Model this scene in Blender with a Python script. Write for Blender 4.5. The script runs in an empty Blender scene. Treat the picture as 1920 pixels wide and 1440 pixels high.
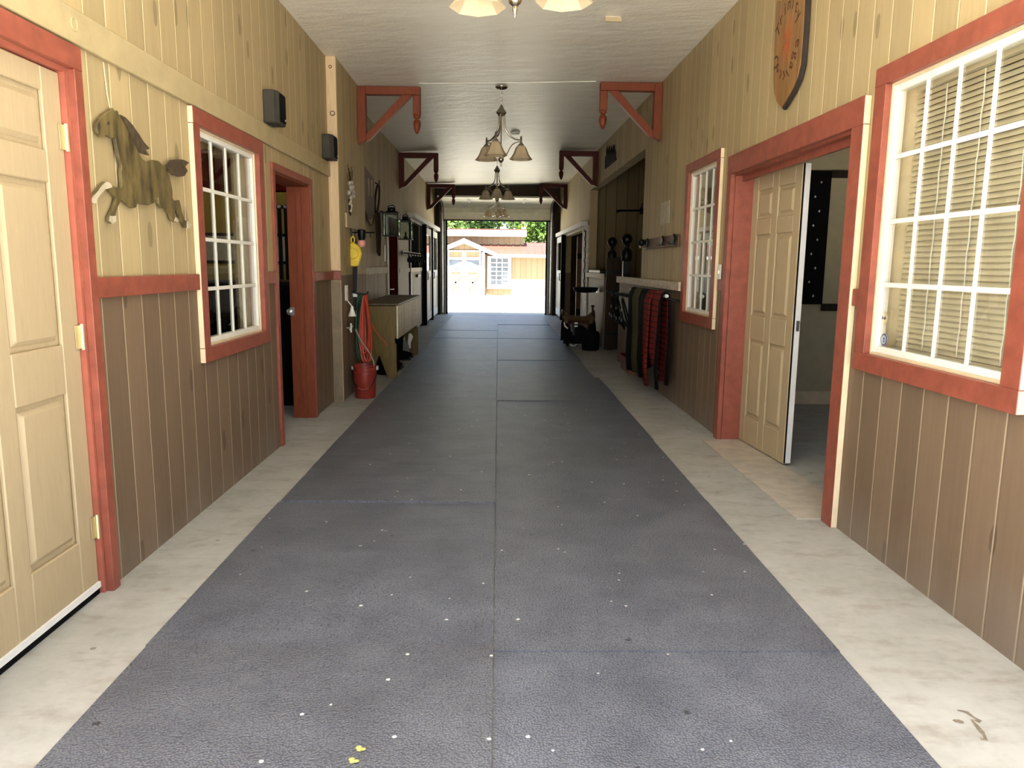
import bpy, bmesh, math, random
from mathutils import Vector, Matrix
from math import sin, cos, pi, radians
random.seed(7)
S = bpy.context.scene
C = S.collection

# ------------------------------------------------------------------ frames
TH = 0.0095
def FW(p): return Vector(p)
def FR(p):                                   # (distance out of the right wall, along, up)
    u = -p[0]
    return Vector((1.8328 + u*cos(TH) - p[1]*sin(TH), u*sin(TH) + p[1]*cos(TH), p[2]))
def FL(p): return Vector((-1.60 + p[0], p[1], p[2]))
def FP(p): return Vector((-1.515 + p[0], p[1], p[2]))
def FX(p): return Vector((-1.70 + p[0], p[1], p[2]))
def ceil_z(x): return 3.225 + (x + 1.6)*0.025

# ------------------------------------------------------------------ materials
MATS = {}
class NT:
    def __init__(s, name):
        s.m = bpy.data.materials.new(name); s.m.use_nodes = True
        s.t = s.m.node_tree; s.t.nodes.clear()
        s.out = s.n('ShaderNodeOutputMaterial')
    def n(s, typ, **kw):
        nd = s.t.nodes.new(typ)
        for k, v in kw.items(): setattr(nd, k, v)
        return nd
    def l(s, a, b): s.t.links.new(a, b)
    def val(s, sock, v):
        if hasattr(v, 'is_linked') or isinstance(v, bpy.types.NodeSocket): s.l(v, sock)
        else: sock.default_value = v
    def math(s, op, a, b=0.0, c=0.0, clamp=False):
        nd = s.n('ShaderNodeMath', operation=op); nd.use_clamp = clamp
        for i, v in enumerate((a, b, c)): s.val(nd.inputs[i], v)
        return nd.outputs[0]
    def mix(s, fac, a, b):
        nd = s.n('ShaderNodeMix', data_type='RGBA')
        s.val(nd.inputs[0], fac)
        s.val(nd.inputs[6], a if not isinstance(a, tuple) else (*a[:3], 1))
        s.val(nd.inputs[7], b if not isinstance(b, tuple) else (*b[:3], 1))
        return nd.outputs[2]
    def pos(s, obj=False):
        if obj: return s.n('ShaderNodeTexCoord').outputs['Object']
        return s.n('ShaderNodeNewGeometry').outputs['Position']
    def scale(s, v, sc):
        nd = s.n('ShaderNodeVectorMath', operation='MULTIPLY'); s.l(v, nd.inputs[0]); nd.inputs[1].default_value = sc
        return nd.outputs[0]
    def noise(s, v, scale, detail=4, rough=0.55):
        nd = s.n('ShaderNodeTexNoise'); s.l(v, nd.inputs['Vector'])
        nd.inputs['Scale'].default_value = scale; nd.inputs['Detail'].default_value = detail
        nd.inputs['Roughness'].default_value = rough
        return nd.outputs['Fac']
    def ramp(s, f, a, b):
        nd = s.n('ShaderNodeMapRange'); nd.inputs[1].default_value = a; nd.inputs[2].default_value = b
        s.l(f, nd.inputs[0]); return nd.outputs[0]
    def vor(s, v, scale, feature='F1'):
        nd = s.n('ShaderNodeTexVoronoi', feature=feature, voronoi_dimensions='2D'); s.l(v, nd.inputs['Vector']); nd.inputs['Scale'].default_value = scale
        return nd
    def bump(s, h, strength=0.3, dist=0.01):
        nd = s.n('ShaderNodeBump'); nd.inputs['Strength'].default_value = strength
        nd.inputs['Distance'].default_value = dist; s.l(h, nd.inputs['Height']); return nd.outputs[0]
    def pbr(s, col, rough=0.6, metal=0.0, normal=None, spec=0.5, sheen=0, trans=0):
        p = s.n('ShaderNodeBsdfPrincipled')
        s.val(p.inputs['Base Color'], (*col[:3], 1) if isinstance(col, tuple) else col)
        s.val(p.inputs['Roughness'], rough); s.val(p.inputs['Metallic'], metal)
        p.inputs['Specular IOR Level'].default_value = spec
        if normal is not None: s.l(normal, p.inputs['Normal'])
        s.l(p.outputs[0], s.out.inputs[0]); return p
def lin(r, g, b):
    f = lambda c: c/12.92 if c <= .04045 else ((c+.055)/1.055)**2.4
    return (f(r/255), f(g/255), f(b/255))
def M(name, col, rough=0.6, metal=0.0, var=0.12, vs=9.0, bump=0.0, bs=60.0, spec=0.5, stretch=(1, 1, 1)):
    if name in MATS: return MATS[name]
    t = NT(name); p = t.scale(t.pos(), stretch)
    f = t.noise(p, vs)
    d = tuple(c*(1-var*1.6) for c in col); e = tuple(min(1, c*(1+var*1.2)) for c in col)
    c = t.mix(t.ramp(f, .3, .7), d, e)
    nm = t.bump(t.noise(p, bs, 3), bump, .004) if bump else None
    t.pbr(c, rough, metal, nm, spec); MATS[name] = t.m; return t.m
def boards(name, col, groove, spacing=0.172, axis='Y', off=0.0, gw=0.05, rough=0.62, knots=True, var=0.10, dirt=0.0):
    t = NT(name); P = t.pos(); sp = t.n('ShaderNodeSeparateXYZ'); t.l(P, sp.inputs[0])
    q = t.math('DIVIDE', t.math('ADD', sp.outputs[axis], off), spacing)
    fr = t.math('FRACT', q); idn = t.math('FLOOR', q)
    dist = t.math('ABSOLUTE', t.math('SUBTRACT', fr, .5))          # .5 at the joints
    g = t.math('GREATER_THAN', dist, .5 - gw/2)
    wn = t.n('ShaderNodeTexWhiteNoise', noise_dimensions='1D'); t.l(idn, wn.inputs['W'])
    st = (26, 26, 1.3)
    grain = t.noise(t.scale(P, st), 1.6, 5, .6)
    tone = t.math('ADD', t.math('MULTIPLY', grain, .75), t.math('MULTIPLY', wn.outputs[0], .5))
    d = tuple(c*(1-var*1.7) for c in col); e = tuple(c*(1+var*1.5) for c in col)
    c = t.mix(t.ramp(tone, .25, 1.0), d, e)
    if knots:
        cb = t.n('ShaderNodeCombineXYZ'); t.l(t.math('MULTIPLY', sp.outputs[axis], 5.0), cb.inputs[0]); t.l(t.math('MULTIPLY', sp.outputs['Z'], 1.7), cb.inputs[1])
        v = t.vor(cb.outputs[0], 1.0); 
        wn2 = t.n('ShaderNodeTexWhiteNoise', noise_dimensions='3D'); t.l(v.outputs['Color'], wn2.inputs['Vector'])
        k = t.math('MULTIPLY', t.math('LESS_THAN', t.math('ADD', v.outputs['Distance'], t.math('MULTIPLY', grain, .10)), .155), t.math('LESS_THAN', wn2.outputs[0], .34))
        c = t.mix(t.math('MULTIPLY', k, .62), c, tuple(x*.42 for x in col))
    c = t.mix(g, c, groove)
    if dirt:
        f = t.noise(P, 3.0, 5); z = t.ramp(sp.outputs['Z'], .55, 0.0)
        c = t.mix(t.math('MULTIPLY', t.ramp(t.math('MULTIPLY', f, z), .25, .6), dirt), c, (.23, .19, .15))
    h = t.math('SUBTRACT', t.math('MULTIPLY', grain, .25), t.math('MULTIPLY', t.ramp(dist, .5-gw, .5), 1.0))
    t.pbr(c, rough, 0, t.bump(h, .45, .006), .4); MATS[name] = t.m; return t.m

TAN = (.405, .31, .158); TAN_G = (.62, .50, .29); BROWN = (.175, .115, .068); BROWN_G = (.36, .27, .17); REDC = (.265, .068, .040)
m_tan = boards('tan_board_siding', TAN, TAN_G)
m_tanx = boards('tan_board_siding_cross', TAN, TAN_G, axis='X')
m_brown = boards('brown_board_wainscot', BROWN, BROWN_G, dirt=.5, off=.02)
m_brownx = boards('brown_board_cross', BROWN, BROWN_G, axis='X')
m_weather = boards('weathered_board', (.40, .33, .23), (.20, .16, .10), spacing=.15, gw=.06, var=.2)
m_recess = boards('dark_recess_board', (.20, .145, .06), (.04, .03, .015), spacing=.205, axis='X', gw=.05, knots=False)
m_red = M('barn_red_paint', REDC, .45, var=.14, vs=5, bump=.15, bs=40, stretch=(3, 3, 3))
m_dred = M('dark_red_paint', (.11, .013, .009), 1.0, spec=0.0, var=.12)
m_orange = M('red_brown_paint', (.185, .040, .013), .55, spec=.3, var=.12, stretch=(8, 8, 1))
m_cream = M('cream_trim', (.74, .60, .38), .55, var=.06, bump=.1)
m_belt = M('tan_trim_paint', (.42, .335, .178), .55, var=.06, bump=.1)
m_white = M('white_vinyl', (.82, .80, .70), .4, var=.03)
m_doort = M('tan_door_paint', (.42, .325, .19), .5, var=.035, vs=14, bump=.12, bs=30, stretch=(8, 8, .7))
m_black = M('black_iron', (.004, .004, .004), .4, 0, var=.1, spec=.22)
m_blackm = M('black_matte', (.004, .004, .004), .8, var=.2, spec=.1)
m_nickel = M('brushed_nickel', (.50, .44, .34), .24, 1.0, var=.08)
m_brass = M('brass', (.74, .64, .38), .35, .8, var=.06)
def shade():
    t = NT('amber_glass_shade'); p = t.pbr((.62, .50, .32), .25); tl = t.n('ShaderNodeBsdfTranslucent'); tl.inputs[0].default_value = (.75, .58, .34, 1)
    mx = t.n('ShaderNodeMixShader'); mx.inputs[0].default_value = .06; t.l(p.outputs[0], mx.inputs[1]); t.l(tl.outputs[0], mx.inputs[2]); t.l(mx.outputs[0], t.out.inputs[0]); return t.m
m_shade = shade()
m_spk = M('grey_speaker_plastic', (.042, .038, .029), .7, spec=.25, var=.08, bump=.2, bs=200)
m_post = M('tan_post_wood', (.62, .46, .27), .6, var=.08, stretch=(6, 6, .6))
m_bench = M('mustard_bench_paint', (.15, .095, .012), .5, var=.16, stretch=(3, 3, .6), bump=.1)
m_benchtop = M('worn_brown_top', (.10, .07, .035), .5, var=.25, stretch=(3, 1, 3))
m_bucket = M('red_plastic', (.27, .03, .018), .4, var=.05)
m_hose_r = M('red_rubber', (.55, .06, .03), .45, var=.1)
m_hose_g = M('green_rubber', (.02, .10, .045), .45, var=.1)
m_yellow = M('yellow_plastic', (.78, .56, .02), .4, var=.1, bump=.3, bs=90)
m_pink = M('pink_salt', (.75, .33, .27), .45, var=.15, vs=30)
m_leather = M('brown_leather', (.05, .018, .008), .45, var=.2, vs=12)
m_seat = M('tan_leather_seat', (.10, .055, .02), .45, var=.15, vs=10)
m_oak = M('varnished_oak', (.27, .135, .038), .35, var=.25, vs=4, stretch=(6, 6, .8))
m_bark = M('dark_bark_edge', (.02, .012, .008), .8, var=.3, bump=.5)
m_burn = M('burnt_lettering', (.07, .025, .008), .7, var=.1)
m_wheel = M('carved_red_wheel', (.40, .09, .03), .5, var=.1)
m_walnut = M('dark_brown_wood', (.030, .016, .008), .6, spec=.15, var=.2, stretch=(5, 5, .6))
m_plaque = M('brown_plaque_wood', (.11, .058, .032), .55, var=.25, stretch=(6, 6, 1))
m_blk_wool = M('black_wool', (.006, .006, .006), .9, spec=.1, var=.2, bump=.5, bs=150)
m_olive = M('olive_wool', (.055, .05, .022), .9, spec=.1, var=.15, bump=.5, bs=150)
m_paper = M('pale_paper', (.55, .48, .35), .8, var=.1, vs=30)
m_steel = M('galvanized_steel', (.5, .5, .48), .35, .9, var=.1)
m_garage = M('cream_garage_panel', (.86, .82, .68), .45, var=.05)
m_yellowwall = M('ochre_wall', (.45, .30, .05), .7, var=.08)
m_roomwall = M('plain_beige_wall', (.50, .42, .26), .7, var=.05)
m_darkwood = M('dark_shell', (.10, .075, .05), .8, var=.1)
m_horse = M('painted_horse_brown', (.115, .083, .028), .55, var=.42, vs=3.2, stretch=(6, 6, 2.0), bump=.2)
m_horse_d = M('painted_horse_dark', (.06, .04, .02), .6, var=.4, vs=4, stretch=(8, 8, 6))
m_hoof = M('painted_white_hoof', (.44, .38, .27), .6, var=.2)
m_flower = M('dried_flower', (.42, .38, .30), .8, var=.3, vs=60)
m_whiteblur = M('white_barn_trim', (.78, .76, .72), .6, var=.03)
m_extan = boards('outer_barn_siding', (.22, .155, .09), (.13, .09, .05), spacing=.30, axis='X', gw=.07, knots=False, var=.05)
m_barnwhite = M('dimmed_white_trim', (.42, .40, .38), .6, var=.03)  # white darkened in the colour to offset the strong outdoor light
m_redroof = M('red_metal_roof', (.085, .028, .018), .45, var=.05)
m_bark2 = M('tree_bark', (.12, .085, .055), .9, var=.3, bump=.5, bs=20)
m_red_stripe = None
def striped():
    t = NT('red_striped_wool'); P = t.pos(); sp = t.n('ShaderNodeSeparateXYZ'); t.l(P, sp.inputs[0])
    fr = t.math('FRACT', t.math('DIVIDE', t.math('ADD', sp.outputs['Z'], t.math('MULTIPLY', t.noise(P, 6, 2), .03)), .055))
    c = t.mix(t.math('GREATER_THAN', fr, .8), (.16, .012, .007), (.03, .004, .004))
    t.pbr(c, .9, 0, t.bump(t.noise(P, 180, 2), .5, .004), .2); return t.m
m_stripe = striped()
def plaster():
    t = NT('ceiling_plaster'); P = t.pos()
    f = t.noise(t.scale(P, (.9, 2.6, 1)), 1.7, 5, .6); f2 = t.noise(t.scale(P, (1.6, 3.4, 1)), 2.2, 4)
    c = t.mix(t.ramp(f, .3, .7), (.84, .78, .64), (.91, .87, .75))
    h = t.math('ADD', t.math('MULTIPLY', f2, 1.0), t.math('MULTIPLY', t.noise(P, 40, 3), .12))
    t.pbr(c, .42, 0, t.bump(h, .50, .03), .4); return t.m
m_ceil = plaster()
def concrete():
    t = NT('stained_concrete'); P = t.pos()
    f = t.noise(P, 2.2, 6, .6); f2 = t.noise(t.scale(P, (1.4, 3, 1)), 3.1, 6, .65); f3 = t.noise(P, 22, 4)
    c = t.mix(t.ramp(f, .3, .7), (.29, .288, .25), (.405, .405, .37))
    c = t.mix(t.math('MULTIPLY', t.ramp(f2, .50, .68), .62), c, (.21, .185, .14))
    c = t.mix(t.math('MULTIPLY', t.ramp(f3, .3, .75), .25), c, (.56, .55, .50))
    v = t.vor(P, 5.0); wn = t.n('ShaderNodeTexWhiteNoise', noise_dimensions='3D'); t.l(v.outputs['Color'], wn.inputs['Vector'])
    k = t.math('MULTIPLY', t.math('LESS_THAN', t.math('ADD', v.outputs['Distance'], t.math('MULTIPLY', f3, .16)), .13), t.math('LESS_THAN', wn.outputs[0], .10))
    c = t.mix(t.math('MULTIPLY', k, .7), c, (.12, .11, .085))
    t.pbr(c, .55, 0, t.bump(f3, .12, .003), .4); return t.m
m_conc = concrete()
def rubber():
    t = NT('pebbled_rubber'); P = t.pos()
    oi = t.n('ShaderNodeObjectInfo').outputs['Random']
    f = t.noise(P, 3.4, 6, .62); big = t.noise(t.scale(P, (1, .7, 1)), 1.3, 3)
    c = t.mix(t.ramp(t.math('ADD', t.math('MULTIPLY', f, .75), t.math('MULTIPLY', big, .4)), .42, .72), (.098, .110, .138), (.190, .208, .245))
    c = t.mix(t.math('MULTIPLY', oi, .35), c, (.12, .115, .11))
    v = t.vor(P, 118.0)
    peb = t.ramp(v.outputs['Distance'], .0, .62)
    c = t.mix(t.math('MULTIPLY', peb, .62), c, (.040, .042, .05))
    for sc, r, thr, col in ((4.2, .052, .28, (.80, .78, .72)), (2.3, .050, .2, (.02, .02, .022)), (7.5, .060, .08, (.75, .72, .66))):
        s = t.vor(P, sc); wn = t.n('ShaderNodeTexWhiteNoise', noise_dimensions='3D'); t.l(s.outputs['Color'], wn.inputs['Vector'])
        jit = t.math('ADD', s.outputs['Distance'], t.math('MULTIPLY', t.noise(P, 60, 2), .05))
        k = t.math('MULTIPLY', t.math('LESS_THAN', jit, r), t.math('LESS_THAN', wn.outputs[0], thr))
        c = t.mix(t.math('MULTIPLY', k, .85), c, col)
    wave = t.noise(t.scale(P, (.8, 3.0, 1)), 2.2, 3)
    h = t.math('ADD', t.math('MULTIPLY', t.math('SUBTRACT', 1.0, peb), .0024), t.math('MULTIPLY', wave, .007))
    t.pbr(c, .36, 0, t.bump(h, 1.0, 1.0), .45); return t.m
m_rubber = rubber()
def glass(name, tint=(1, 1, 1), refl=1.0):
    t = NT(name); tr = t.n('ShaderNodeBsdfTransparent'); tr.inputs[0].default_value = (*tint, 1)
    gl = t.n('ShaderNodeBsdfGlossy'); gl.inputs['Roughness'].default_value = .015
    ge = t.n('ShaderNodeNewGeometry'); dt = t.n('ShaderNodeVectorMath', operation='DOT_PRODUCT')
    t.l(ge.outputs['Incoming'], dt.inputs[0]); t.l(ge.outputs['Normal'], dt.inputs[1])
    fac = t.math('POWER', t.math('SUBTRACT', 1.0, t.math('ABSOLUTE', dt.outputs['Value'])), 4.0)
    mx = t.n('ShaderNodeMixShader'); t.l(t.math('MULTIPLY', t.math('ADD', .05, t.math('MULTIPLY', fac, .95)), refl, clamp=True), mx.inputs[0])
    t.l(tr.outputs[0], mx.inputs[1]); t.l(gl.outputs[0], mx.inputs[2]); t.l(mx.outputs[0], t.out.inputs[0]); return t.m
m_glass = glass('window_glass', (.9, .92, .9), 1.5)
m_glass_g = glass('greenish_glass', (.88, .92, .87), 1.6)
def carved():
    t = NT('carved_board_front'); P = t.pos()
    v = t.vor(P, 26.0); f = t.noise(P, 34, 5, .7)
    k = t.math('ADD', t.math('MULTIPLY', v.outputs['Distance'], .6), t.math('MULTIPLY', f, .8))
    c = t.mix(t.ramp(k, .40, .80), (.30, .22, .11), (.85, .74, .48))  # pale tone raised: reflected light on the bench front is in the colour
    t.pbr(c, .5, 0, t.bump(k, .6, .01), .4); return t.m
m_carved = carved()
def leaf(name, a, b):
    t = NT(name); oi = t.noise(t.pos(), .9, 3)
    c = t.mix(t.ramp(oi, .35, .65), a, b)
    p = t.pbr(c, .6, 0, None, .3); return t.m
m_leaf1 = leaf('bright_green_leaves', (.045, .10, .012), (.13, .22, .03))
m_leaf2 = leaf('mid_green_leaves', (.03, .075, .012), (.09, .17, .03))
def yard():
    t = NT('sandy_yard'); P = t.pos(); f = t.noise(P, .6, 5); g = t.noise(t.scale(P, (.4, 1.5, 1)), .5, 4)
    c = t.mix(t.ramp(f, .3, .7), (.43, .40, .32), (.50, .47, .39))
    c = t.mix(t.math('MULTIPLY', t.ramp(g, .52, .66), .5), c, (.36, .36, .18))
    t.pbr(c, .9, 0, None, .2); return t.m
m_yard = yard()

# ------------------------------------------------------------------ mesh builder
class MB:
    def __init__(s, F=FW): s.v = []; s.f = []; s.mi = []; s.F = F
    def add(s, vs, fs, mi=0):
        b = len(s.v); s.v += [tuple(s.F(p)) for p in vs]
        for f in fs: s.f.append(tuple(b+i for i in f)); s.mi.append(mi)
        return s
    def box(s, x0, x1, y0, y1, z0, z1, mi=0, side=None):
        vs = [(x, y, z) for x in (x0, x1) for y in (y0, y1) for z in (z0, z1)]
        fs = [(0, 1, 3, 2), (4, 6, 7, 5), (0, 4, 5, 1), (2, 3, 7, 6), (0, 2, 6, 4), (1, 5, 7, 3)]
        b = len(s.v); s.v += [tuple(s.F(p)) for p in vs]
        for i, f in enumerate(fs):
            s.f.append(tuple(b+k for k in f)); s.mi.append(side if (side is not None and i in (2, 3)) else mi)
        return s
    def prism(s, poly, plane, a, b, mi=0):
        mk = {'yz': lambda p, t: (t, p[0], p[1]), 'xz': lambda p, t: (p[0], t, p[1]), 'xy': lambda p, t: (p[0], p[1], t)}[plane]
        n = len(poly)
        return s.add([mk(p, a) for p in poly] + [mk(p, b) for p in poly],
                     [tuple(range(n)), tuple(range(2*n-1, n-1, -1))] + [(i, (i+1) % n, n+(i+1) % n, n+i) for i in range(n)], mi)
    def tube(s, pts, r, n=8, closed=False, mi=0):
        pts = [Vector(p) for p in pts]; N = len(pts); rs = r if isinstance(r, (list, tuple)) else [r]*N
        vs = []; ref = None
        for i, p in enumerate(pts):
            if closed: d = pts[(i+1) % N] - pts[i-1]
            else: d = pts[min(i+1, N-1)] - pts[max(i-1, 0)]
            d = d.normalized() if d.length > 1e-9 else Vector((0, 0, 1))
            if ref is None:
                ref = Vector((0, 0, 1)) if abs(d.z) < .9 else Vector((1, 0, 0))
            a = ref - d*ref.dot(d)
            if a.length < 1e-6: a = d.orthogonal()
            a.normalize(); b = d.cross(a); ref = a
            for k in range(n):
                t = 2*pi*k/n; vs.append(tuple(p + (a*cos(t) + b*sin(t))*rs[i]))
        fs = []
        for i in range(N if closed else N-1):
            j = (i+1) % N
            for k in range(n): fs.append((i*n+k, i*n+(k+1) % n, j*n+(k+1) % n, j*n+k))
        if not closed: fs += [tuple(range(n-1, -1, -1)), tuple((N-1)*n+k for k in range(n))]
        return s.add(vs, fs, mi)
    def lathe(s, prof, c, n=20, mi=0, axis='z', closed=True):
        vs = []; N = len(prof)
        for r, h in prof:
            for k in range(n):
                t = 2*pi*k/n; x, y = max(r, 1e-4)*cos(t), max(r, 1e-4)*sin(t)
                vs.append({'z': (c[0]+x, c[1]+y, c[2]+h), 'x': (c[0]+h, c[1]+x, c[2]+y), 'y': (c[0]+x, c[1]+h, c[2]+y)}[axis])
        fs = [(i*n+k, i*n+(k+1) % n, (i+1)*n+(k+1) % n, (i+1)*n+k) for i in range(N-1) for k in range(n)]
        if closed: fs += [tuple(range(n-1, -1, -1)), tuple((N-1)*n+k for k in range(n))]
        return s.add(vs, fs, mi)
    def ball(s, c, r, n=14, m=9, mi=0):
        r = r if isinstance(r, tuple) else (r, r, r)
        vs = []; 
        for i in range(m+1):
            a = -pi/2 + pi*i/m
            for k in range(n):
                t = 2*pi*k/n
                vs.append((c[0]+r[0]*max(cos(a), 1e-3)*cos(t), c[1]+r[1]*max(cos(a), 1e-3)*sin(t), c[2]+r[2]*sin(a)))
        fs = [(i*n+k, i*n+(k+1) % n, (i+1)*n+(k+1) % n, (i+1)*n+k) for i in range(m) for k in range(n)]
        fs += [tuple(range(n-1, -1, -1)), tuple(m*n+k for k in range(n))]
        return s.add(vs, fs, mi)
    def frustum(s, d0, d1, y0, y1, z0, z1, ins, mi=0):        # raised panel: base rectangle at d0, smaller rectangle at d1
        vs = [(d0, y0, z0), (d0, y1, z0), (d0, y1, z1), (d0, y0, z1), (d1, y0+ins, z0+ins), (d1, y1-ins, z0+ins), (d1, y1-ins, z1-ins), (d1, y0+ins, z1-ins)]
        return s.add(vs, [(0, 1, 2, 3), (7, 6, 5, 4), (0, 4, 5, 1), (1, 5, 6, 2), (2, 6, 7, 3), (3, 7, 4, 0)], mi)
    def sheet(s, grid, mi=0, th=None):
        R, K = len(grid), len(grid[0]); vs = [p for row in grid for p in row]
        return s.add(vs, [(i*K+k, i*K+k+1, (i+1)*K+k+1, (i+1)*K+k) for i in range(R-1) for k in range(K-1)], mi)

def props(o, label=None, cat=None, group=None, kind=None):
    if label: o['label'] = label
    if cat: o['category'] = cat
    if group: o['group'] = group
    if kind: o['kind'] = kind
    return o
def T(name, label, cat, loc, group=None, kind=None, F=FW):
    o = bpy.data.objects.new(name, None); C.objects.link(o); o.location = F(loc); o.empty_display_size = .1
    return props(o, label, cat, group, kind)
def wloc(o):
    v = Vector((0, 0, 0))
    while o is not None: v += Vector(o.location); o = o.parent
    return v
def O(name, mb, mats, parent=None, label=None, cat=None, group=None, kind=None, bevel=0, smooth=False, solid=0):
    mats = mats if isinstance(mats, (list, tuple)) else [mats]
    if parent is not None: org = wloc(parent)
    else:
        xs = [v[0] for v in mb.v]; ys = [v[1] for v in mb.v]; zs = [v[2] for v in mb.v]
        org = Vector(((min(xs)+max(xs))/2, (min(ys)+max(ys))/2, min(zs)))
    me = bpy.data.meshes.new(name); bm = bmesh.new()
    vs = [bm.verts.new(Vector(v)-org) for v in mb.v]
    for f, mi in zip(mb.f, mb.mi):
        try:
            fc = bm.faces.new([vs[i] for i in f]); fc.material_index = mi
        except ValueError: pass
    bmesh.ops.recalc_face_normals(bm, faces=bm.faces)
    if bevel:
        es = [e for e in bm.edges if len(e.link_faces) == 2 and e.calc_face_angle(0) > .6]
        bmesh.ops.bevel(bm, geom=es, offset=bevel, segments=1, affect='EDGES', clamp_overlap=True)
    bm.to_mesh(me); bm.free()
    for m in mats: me.materials.append(m)
    if smooth:
        me.shade_smooth()
        try: me.set_sharp_from_angle(angle=radians(50))
        except Exception: pass
    o = bpy.data.objects.new(name, me); C.objects.link(o)
    if parent is not None: o.parent = parent
    else: o.location = org
    if solid:
        md = o.modifiers.new('thickness', 'SOLIDIFY'); md.thickness = solid; md.offset = 0
    return props(o, label, cat, group, kind)
def dup(root, loc, label, rotz=0, group=None, F=FW):
    r = root.copy(); C.objects.link(r); r.location = F(loc); r.rotation_euler = (0, 0, rotz); r['label'] = label
    if group: r['group'] = group
    for ch in list(root.children):
        c = ch.copy(); C.objects.link(c); c.parent = r
        for g in list(ch.children):
            d = g.copy(); C.objects.link(d); d.parent = c
    return r
def wall_with_holes(mb, d0, d1, y0, y1, z0, z1, holes, mi=0):
    ys = sorted({y0, y1, *[h[0] for h in holes], *[h[1] for h in holes]})
    for a, b in zip(ys, ys[1:]):
        m = (a+b)/2; cuts = sorted([(h[2], h[3]) for h in holes if h[0] < m < h[1]]); z = z0
        for c, d in cuts:
            if c > z: mb.box(d0, d1, a, b, z, c, mi)
            z = max(z, d)
        if z < z1: mb.box(d0, d1, a, b, z, z1, mi)
    return mb
ST = 'structure'

# ------------------------------------------------------------------ the setting
O('floor', MB().box(-5, 5, .6, 20.75, -.12, 0), m_conc, label='stained grey concrete floor of the barn aisle', cat='floor', kind=ST)
g = MB()
rows = [(20.75, -.14), (20.76, -.03), (30, -.16), (41, -.31), (75, -.31)]
g.sheet([[(x, y, z) for x in (-40, -5, 5, 40)] for y, z in rows])
O('ground', g, m_yard, label='bright sandy yard outside the rear opening', cat='ground', kind=ST)
g = MB().sheet([[(x, y, -.13) for x in (-40, -5, 5, 40)] for y in (-45, .6, 20.75)])
O('ground.001', g, M('bounce_ground', (.62, .60, .56), .8, var=.08), label='added unseen pale ground bouncing light into the barn entry', cat='ground', kind=ST)  # out of view, added pale to bounce sunlight up to the ceiling
c = MB()
c.add([(-1.72, 1.86, ceil_z(-1.72)), (1.86, 1.86, ceil_z(1.86)), (1.86, 18.8, ceil_z(1.86)), (-1.72, 18.8, ceil_z(-1.72)),
       (-1.72, 1.86, 3.42), (1.86, 1.86, 3.42), (1.86, 18.8, 3.42), (-1.72, 18.8, 3.42)],
      [(0, 1, 2, 3), (4, 5, 6, 7), (0, 1, 5, 4), (1, 2, 6, 5), (2, 3, 7, 6), (3, 0, 4, 7)])
O('ceiling', c, m_ceil, label='pale trowelled plaster ceiling of the aisle', cat='ceiling', kind=ST)
O('roof', MB().box(-5.2, 5.2, 1.5, 20.9, 3.42, 3.55), m_darkwood, label='roof deck over the barn', cat='roof', kind=ST)
O('sun_shade_slab', MB().box(-4.2, 4.2, 0.35, 1.719, 3.30, 3.42), m_ceil, label='added unseen roof slab blocking sun at the barn entry', cat='roof', kind=ST)  # unseen slab, added to keep direct sun off the visible floor
zs_ = MB(lambda p: Vector((p[0], p[1], ceil_z(p[0])+p[2])))
O('trim_1', zs_.box(-.85, 1.03, 8.37, 8.39, -.006, .004), m_white, label='thin white seam strip across the ceiling between the front brackets', cat='trim', kind=ST)
# outer shell
sh = MB()
OUTW = [(-5.2, -5, [(4.3, 5.7, .95, 2.15), (15.0, 16.4, 1.1, 2.1)]), (5, 5.2, [(4.4, 5.9, .95, 2.15), (16.0, 17.2, 1.1, 2.1)])]  # openings for added, unseen windows that let daylight into the side rooms
for xa, xb, hs in OUTW: wall_with_holes(sh, xa, xb, 1.72, 20.9, -.12, 3.42, hs)
sh.box(-5, -1.62, 1.72, 1.859, -.12, 3.42).box(1.83, 5, 1.72, 1.859, -.12, 3.42)
O('wall_outer', sh, m_tanx, label='outer walls of the barn', cat='wall', kind=ST)
wn_ = 4
for xa, xb, hs in OUTW:
    for (ya, yb, za, zb) in hs:
        xm = (xa+xb)/2
        w_ = T('window_%d' % wn_, 'added unseen window lighting the side room, %s wall, %s' % ('left' if xa < 0 else 'right', 'near the entry' if ya < 10 else 'at the rear stalls'), 'window', (xm, (ya+yb)/2, za), kind=ST); wn_ += 1
        fr_ = MB().box(xm-.04, xm+.04, ya, ya+.05, za, zb).box(xm-.04, xm+.04, yb-.05, yb, za, zb).box(xm-.04, xm+.04, ya+.05, yb-.05, za, za+.05).box(xm-.04, xm+.04, ya+.05, yb-.05, zb-.05, zb).box(xm-.03, xm+.03, (ya+yb)/2-.02, (ya+yb)/2+.02, za+.05, zb-.05)
        O('window_frame', fr_, m_white, w_)
        O('pane', MB().add([(xm, ya+.05, za+.05), (xm, yb-.05, za+.05), (xm, yb-.05, zb-.05), (xm, ya+.05, zb-.05)], [(0, 1, 2, 3)]), m_glass, w_)
rear = MB().box(-5, -1.42, 20.55, 20.75, -.12, 3.42).box(1.33, 5, 20.55, 20.75, -.12, 3.42).box(-1.42, 1.33, 20.55, 20.75, 2.75, 3.42)
O('wall_rear', rear, m_darkwood, label='rear wall around the garage door', cat='wall', kind=ST)

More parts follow.
